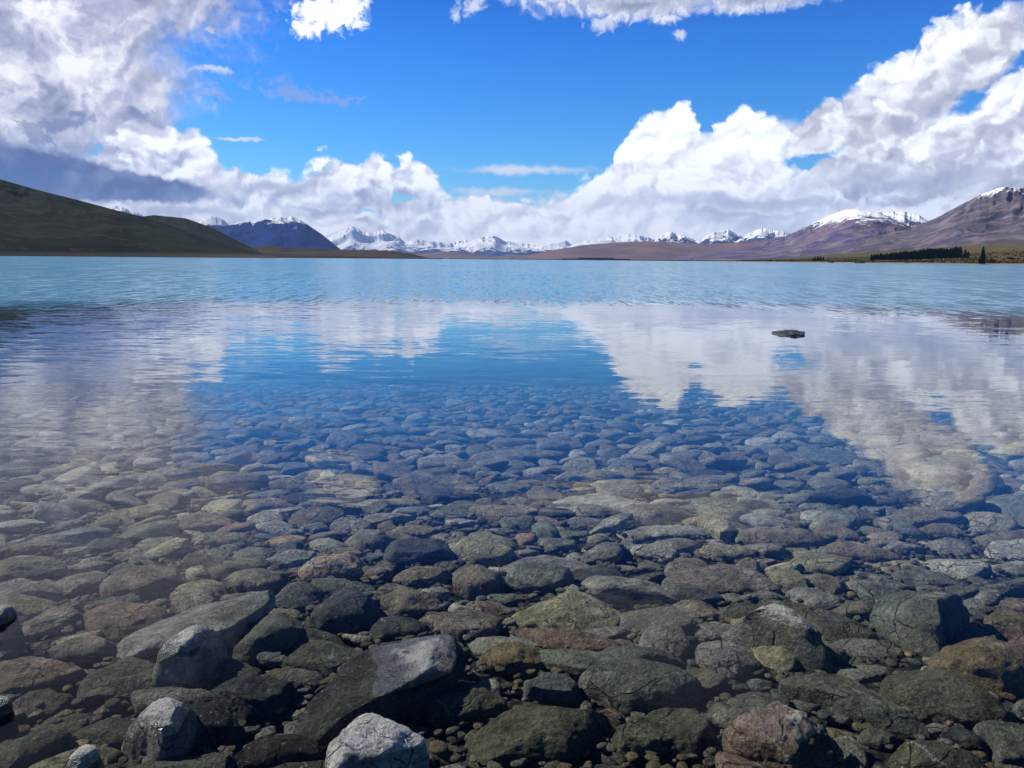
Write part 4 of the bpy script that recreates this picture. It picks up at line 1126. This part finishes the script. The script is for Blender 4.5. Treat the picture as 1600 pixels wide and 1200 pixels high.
def place_verts(q, level):
    P = master_verts(q['kind'], level) * q['s']
    ca, sa = math.cos(q['rot']), math.sin(q['rot'])
    P = np.stack([P[:, 0] * ca - P[:, 1] * sa, P[:, 0] * sa + P[:, 1] * ca, P[:, 2]], 1)
    P[:, 2] += q['tilt'][0] * P[:, 0] + q['tilt'][1] * P[:, 1]
    over = P[:, 2].max() + q['z'] + 0.015
    if over > 0: P[:, 2] -= over
    return P


for q in rows[:n_ind]:
    P = place_verts(q, 5 if q['pr'] > 45 else 4)
    me = mesh_np('stone', P, ICO[5 if q['pr'] > 45 else 4][1])
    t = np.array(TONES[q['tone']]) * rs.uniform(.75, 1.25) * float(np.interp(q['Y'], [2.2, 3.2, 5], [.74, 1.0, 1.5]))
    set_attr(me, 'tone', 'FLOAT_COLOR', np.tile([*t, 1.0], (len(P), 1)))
    ob = link('stone', me, STONE)
    ob.location = (q['X'], q['Y'], q['z'])
    STONES.append(dict(o=ob, px=q['px'], py=q['py'], w=2 * q['pr'], h=q['pr'], tone=q['tone'], label=None, short=None, asp=q['s'][0] / q['s'][1], emerg=False))


def merged(name, items, label):
    """the uncountable rest of a carpet of stones as one mesh"""
    VV, FF, TT = [], [], []
    n0 = 0
    for P, f, t in items:
        VV.append(P); FF.append(f + n0); n0 += len(P)
        TT.append(np.tile([*t, 1.0], (len(P), 1)))
    me = mesh_np(name, np.concatenate(VV), np.concatenate(FF))
    set_attr(me, 'tone', 'FLOAT_COLOR', np.concatenate(TT))
    return tag(link(name, me, STONE), label, kind='stuff')


items = []
for q in rows[n_ind:]:
    lv = 4 if q['pr'] > 26 else (3 if q['pr'] > 9 else 2)
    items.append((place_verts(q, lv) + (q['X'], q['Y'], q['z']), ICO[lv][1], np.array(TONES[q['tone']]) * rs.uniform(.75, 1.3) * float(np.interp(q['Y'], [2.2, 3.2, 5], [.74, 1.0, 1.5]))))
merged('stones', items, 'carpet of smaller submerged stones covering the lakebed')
items = []
for _ in range(9000):
    Y = 1.4 + 5.6 * rs.rand() ** 1.1
    X = rs.uniform(-1, 1) * (Y * 0.72 + 0.6)
    r = rs.uniform(0.008, 0.03)
    z = float(bed_z(Y)) + 0.02 + rs.uniform(0, .02)
    q = dict(X=X, Y=Y, z=z, s=(r * 1.2, r * .9, r), rot=rs.uniform(0, 6), tilt=(0, 0), kind=rs.randint(0, 18))
    items.append((place_verts(q, 2 ) + (X, Y, z), ICO[2][1], np.array(TONES[rs.choice(['grey', 'dark grey', 'olive', 'ochre brown', 'brown grey', 'bluish grey'])]) * rs.uniform(.6, 1.2)))
merged('pebbles', items, 'small pebbles and gravel filling the gaps between the stones')


# labels that single out each stone
def rel(dx, dy):
    # photo pixels: +dx right, +dy nearer
    a = math.degrees(math.atan2(-dy * 1.6, dx)) % 360
    return ['right of', 'behind and right of', 'behind', 'behind and left of', 'left of', 'in front and left of', 'in front of', 'in front and right of'][int(((a + 22.5) % 360) // 45)]


anchors = [s for s in STONES if s['short']]
used = {s['label'] for s in STONES if s['label']}
for s in STONES:
    if s['label']: continue
    size = 'large' if s['w'] > 110 else ('medium' if s['w'] > 62 else 'small')
    shp = 'elongated' if s['asp'] > 2.4 else ('flat' if s['asp'] > 1.5 else 'rounded')
    desc = f"{size} {shp} {s['tone']} stone"
    an = sorted(anchors, key=lambda a: (a['px'] - s['px']) ** 2 + (2 * (a['py'] - s['py'])) ** 2)[:9]
    done = None
    for a in an:
        l = f"{desc} {rel(s['px'] - a['px'], s['py'] - a['py'])} the {a['short']}"
        if l not in used and len(l.split()) <= 14: done = l; break
    if not done:
        for a in an:
            for b in an:
                if a is b: continue
                l = f"{desc} between the {a['short']} and the {b['short']}"
                if l not in used and len(l.split()) <= 16: done = l; break
            if done: break
    if not done:
        for a in anchors:
            for wd in ('well ', 'far '):
                l = f"{desc} {wd}{rel(s['px'] - a['px'], s['py'] - a['py'])} the {a['short']}"
                if l not in used and len(l.split()) <= 16: done = l; break
            if done: break
    s['label'] = done or desc
    used.add(s['label'])
for s in STONES:
    tag(s['o'], s['label'], 'stone', 'stones breaking the water surface' if s['emerg'] else 'stones lying under the clear shallow water')


# ------------------------------------------------------------------ trees and bushes on the right shore
NEEDLE = m_plain('needles', (0.018, 0.032, 0.016, 1), (0.035, 0.055, 0.025, 1), 1.2)
BARK = m_plain('bark', (0.05, 0.038, 0.028, 1), (0.09, 0.07, 0.05, 1), 2.0)
LEAFM = m_plain('bush_leaves', (0.05, 0.055, 0.02, 1), (0.09, 0.09, 0.03, 1), 1.0)
LEAFG = m_plain('green_leaves', (0.08, 0.13, 0.02, 1), (0.12, 0.18, 0.03, 1), 1.0)


def trunk_mesh(h, r):
    V, Fc = [], []
    for k in range(6):
        t = k / 5
        for j in range(8):
            a = j / 8 * 2 * math.pi
            V.append((math.cos(a) * r * (1 - .85 * t) + .05 * math.sin(3 * t), math.sin(a) * r * (1 - .85 * t), h * t))
    for k in range(5):
        for j in range(8):
            Fc.append((k * 8 + j, k * 8 + (j + 1) % 8, (k + 1) * 8 + (j + 1) % 8, (k + 1) * 8 + j))
    return mesh_np('trunk', V, Fc)


def conifer_mesh(h, w, rng, low=0.06, full=0.9):
    """whorls of drooping needle sprays"""
    V, Fc = [], []
    nw = 24
    for k in range(nw):
        t = low + (1 - low) * k / (nw - 1)
        rad = w * max(0.0, 1 - t) ** full * rng.uniform(.75, 1.15) + .15
        for j in range(int(11 - 5 * t)):
            a = rng.uniform(0, 6.283)
            L = rad * rng.uniform(.6, 1.1)
            z = h * t + rng.uniform(-.3, .3)
            dx, dy = math.cos(a), math.sin(a)
            for m in range(4):
                s0 = L * (m + .2) / 4
                ww = (0.9 - m * .12) * rng.uniform(.5, 1.0)
                zz = z - s0 * .25 + rng.uniform(-.15, .15)
                b = len(V)
                tx, ty = -dy * ww, dx * ww
                V += [(dx * s0 - tx, dy * s0 - ty, zz - .35), (dx * s0 + tx, dy * s0 + ty, zz - .35), (dx * (s0 + L * .34) + tx * .4, dy * (s0 + L * .34) + ty * .4, zz + .25 * rng.rand()), (dx * (s0 + L * .34) - tx * .4, dy * (s0 + L * .34) - ty * .4, zz - .1)]
                Fc.append((b, b + 1, b + 2, b + 3))
                V += [(dx * s0, dy * s0, zz + .5), (dx * (s0 + L * .3), dy * (s0 + L * .3), zz + .3), (dx * (s0 + L * .3), dy * (s0 + L * .3), zz - .6), (dx * s0, dy * s0, zz - .6)]
                Fc.append((b + 4, b + 5, b + 6, b + 7))
    return mesh_np('crown', V, Fc, False)


def leaf_mound(w, h, rng, n=500, lf=0.25):
    V, Fc = [], []
    lob = [(rng.uniform(-.6, .6) * w, rng.uniform(-.5, .5) * w, rng.uniform(.3, .6) * h, rng.uniform(.35, .6)) for _ in range(6)]
    for _ in range(n):
        lx, ly, lz, lr = lob[rng.randint(6)]
        d = rng.normal(size=3); d /= np.linalg.norm(d)
        d[2] = abs(d[2]) if rng.rand() < .8 else d[2]
        p = np.array([lx, ly, lz]) + d * np.array([lr * w, lr * w, lr * h]) * rng.uniform(.75, 1.1)
        p[2] = max(.05, p[2])
        a, b2 = rng.normal(size=3), rng.normal(size=3)
        a = a / np.linalg.norm(a) * lf; b2 = b2 / np.linalg.norm(b2) * lf
        b = len(V)
        V += [p - a, p + b2 * .6, p + a, p - b2 * .6]
        Fc.append((b, b + 1, b + 2, b + 3))
    return mesh_np('foliage', V, Fc, False)


rt = np.random.RandomState(77)
pine_t = [(trunk_mesh(15.5, .28), conifer_mesh(16.5, 2.9, np.random.RandomState(50 + k), .08 + .03 * k, .5)) for k in range(4)]
for a, b in pine_t: a.materials.append(BARK); b.materials.append(NEEDLE)


def ground_at(px, dist):
    d = pix_dir(px, 405)
    a = math.atan2(d.x, d.y)
    x, y = dist * math.sin(a), dist * math.cos(a)
    return x, y, float(shore_h(np.array([[x]]), np.array([[y]]))[0, 0])


def tree(px, dist, sc, k, label, cat='tree', group=None, wide=1.0):
    x, y, z = ground_at(px, dist)
    e = bpy.data.objects.new('pine_tree', None)
    COL.objects.link(e)
    e.location = (x, y, z - .2)
    e.rotation_euler = (0, 0, rt.uniform(0, 6.28))
    e.scale = (sc * wide, sc * wide, sc)
    tag(e, label, cat, group)
    for nm, me in (('trunk', pine_t[k][0]), ('crown', pine_t[k][1])):
        c = bpy.data.objects.new(nm, me); COL.objects.link(c); c.parent = e
    return e


G1 = 'pines of the plantation on the right shore'
px_ = 1361.0
while px_ < 1502:
    for row in range(3):
        hgt = np.interp(px_, [1361, 1380, 1430, 1440, 1502], [.62, .72, .85, .98, 1.05]) * rt.uniform(.84, 1.08)
        tree(px_ + rt.uniform(-1, 1), 1500 + row * 14 + rt.uniform(-5, 5), hgt, rt.randint(4),
             'dark pine in the dense plantation block on the right shore', group=G1, wide=rt.uniform(.8, 1.5))
    px_ += 2.4
tree(1535, 1120, 1.28, 1, 'lone tall dark conifer near the beach on the right', wide=1.1)
tree(1507, 1450, .9, 2, 'small conifer just right of the plantation, the left one of a pair', wide=1.3)
tree(1512, 1440, .7, 3, 'small conifer just right of the plantation, the right one of a pair', wide=1.5)
for k_, (q, s) in enumerate([(1270.5, .5), (1274, .6), (1278, .65), (1282, .62), (1286, .55)]):
    tree(q, 1750, s, k_ % 4, ['leftmost', 'second from left', 'middle', 'second from right', 'rightmost'][k_] + ' conifer of the small dark clump left of the plantation', group='conifers of the small clump', wide=1.7)
tree(1081, 2600, .45, 0, 'tiny lone tree at the water edge where the shore thins out', wide=1.4)


def bush(px, dist, w, h, mat, label, group=None, seed=1):
    x, y, z = ground_at(px, dist)
    me = leaf_mound(w, h, np.random.RandomState(seed), 420, max(.25, w * .14))
    o = link('bush', me, mat)
    o.location = (x, y, z - .1)
    tag(o, label, 'bush', group)


bush(1345, 1330, 9, 5.0, LEAFG, 'bright green bush standing on the dry shore', seed=3)
for k_, (q, dd, w, lb) in enumerate([(1548, 1160, 7, 'dark spreading bush right of the lone tall conifer'), (1520, 1300, 4, 'dark low bush left of the lone tall conifer'), (1455, 1250, 3.5, 'low bush on the shore below the plantation, right part'),
                                     (1418, 1280, 3.5, 'low bush on the shore below the plantation, middle part'), (1395, 1330, 3, 'low bush on the shore below the plantation, left part'), (1215, 1850, 6, 'low dark bush left of the small conifer clump'),
                                     (1300, 1500, 4, 'low olive bush between conifer clump and bright green bush'), (1580, 1250, 5, 'low dark bush nearest the right picture edge')]):
    bush(q, dd, w, w * .5, LEAFM, lb, 'low bushes on the right shore', 10 + k_)
# scrub: uncountable tussocks
V, Fc = [], []
for _ in range(5200):
    az_ = rt.uniform(azel(1150, 405)[0], azel(1640, 405)[0])
    a0_, a1_ = azel(1125, 405)[0], azel(1600, 405)[0]
    k_ = min(1.6, (az_ - a0_) / (a1_ - a0_))
    ds = np.interp(k_, [0, .15, .5, 1, 1.6], [2300, 1900, 1350, 1050, 900]) + 35 + rt.rand() ** 1.6 * 700
    x, y = ds * math.sin(math.radians(az_)), ds * math.cos(math.radians(az_))
    z = float(shore_h(np.array([[x]]), np.array([[y]]))[0, 0])
    w = rt.uniform(.5, 2.2); h = w * rt.uniform(.4, .8)
    for j in range(3):
        a = rt.uniform(0, 3.14)
        b = len(V)
        V += [(x - math.cos(a) * w, y - math.sin(a) * w, z - .1), (x + math.cos(a) * w, y + math.sin(a) * w, z - .1), (x + math.cos(a) * w * .5, y + math.sin(a) * w * .5, z + h * rt.uniform(.6, 1)), (x - math.cos(a) * w * .6, y - math.sin(a) * w * .6, z + h)]
        Fc.append((b, b + 1, b + 2, b + 3))
sc_ = link('scrub', mesh_np('scrub', V, Fc, False), m_plain('scrub', (0.06, 0.045, 0.02, 1), (0.12, 0.085, 0.035, 1), .05))
tag(sc_, 'low brown scrub and tussock scattered over the shore', kind='stuff')
# far wood on the flats across the water
V, Fc = [], []
for _ in range(1500):
    q = rt.uniform(877, 985) if rt.rand() < .9 else rt.uniform(700, 1180)
    dd = rt.uniform(5050, 5300)
    d = pix_dir(q, 405); a = math.atan2(d.x, d.y)
    x, y = dd * math.sin(a), dd * math.cos(a)
    h = rt.uniform(5, 15) * (1.0 if 905 < q < 960 else .6)
    w = h * .28
    b = len(V)
    for j in range(5):
        aa = j / 5 * 6.283
        V.append((x + math.cos(aa) * w, y + math.sin(aa) * w, 2))
    V.append((x + rt.uniform(-.5, .5), y, 3 + h))
    for j in range(5): Fc.append((b + j, b + (j + 1) % 5, b + 5))
tl_ = link('treeline', mesh_np('treeline', V, Fc, False), NEEDLE)
tag(tl_, 'far off dark wood on the flats across the lake', kind='stuff')


# ------------------------------------------------------------------ air
def build_haze():
    x, y0, y1, z0, z1 = 33000, -2000, 31500, -26, 2300
    v = [(sx * x, yy, zz) for zz in (z0, z1) for yy in (y0, y1) for sx in (-1, 1)]
    f = [(0, 2, 3, 1), (4, 5, 7, 6), (0, 1, 5, 4), (2, 6, 7, 3), (0, 4, 6, 2), (1, 3, 7, 5)]
    m, T, out = new_mat('air')
    pv = T.new('ShaderNodeVolumePrincipled')
    pv.inputs['Color'].default_value = (0.32, 0.53, 1.0, 1)
    pv.inputs['Density'].default_value = 2.0e-5
    pv.inputs['Anisotropy'].default_value = 0.0
    T.l.new(pv.outputs[0], out.inputs['Volume'])
    o = link('haze', mesh_np('haze', v, f, False), m)
    tag(o, 'thin blue air between the lake and the far mountains', kind='stuff')


build_haze()
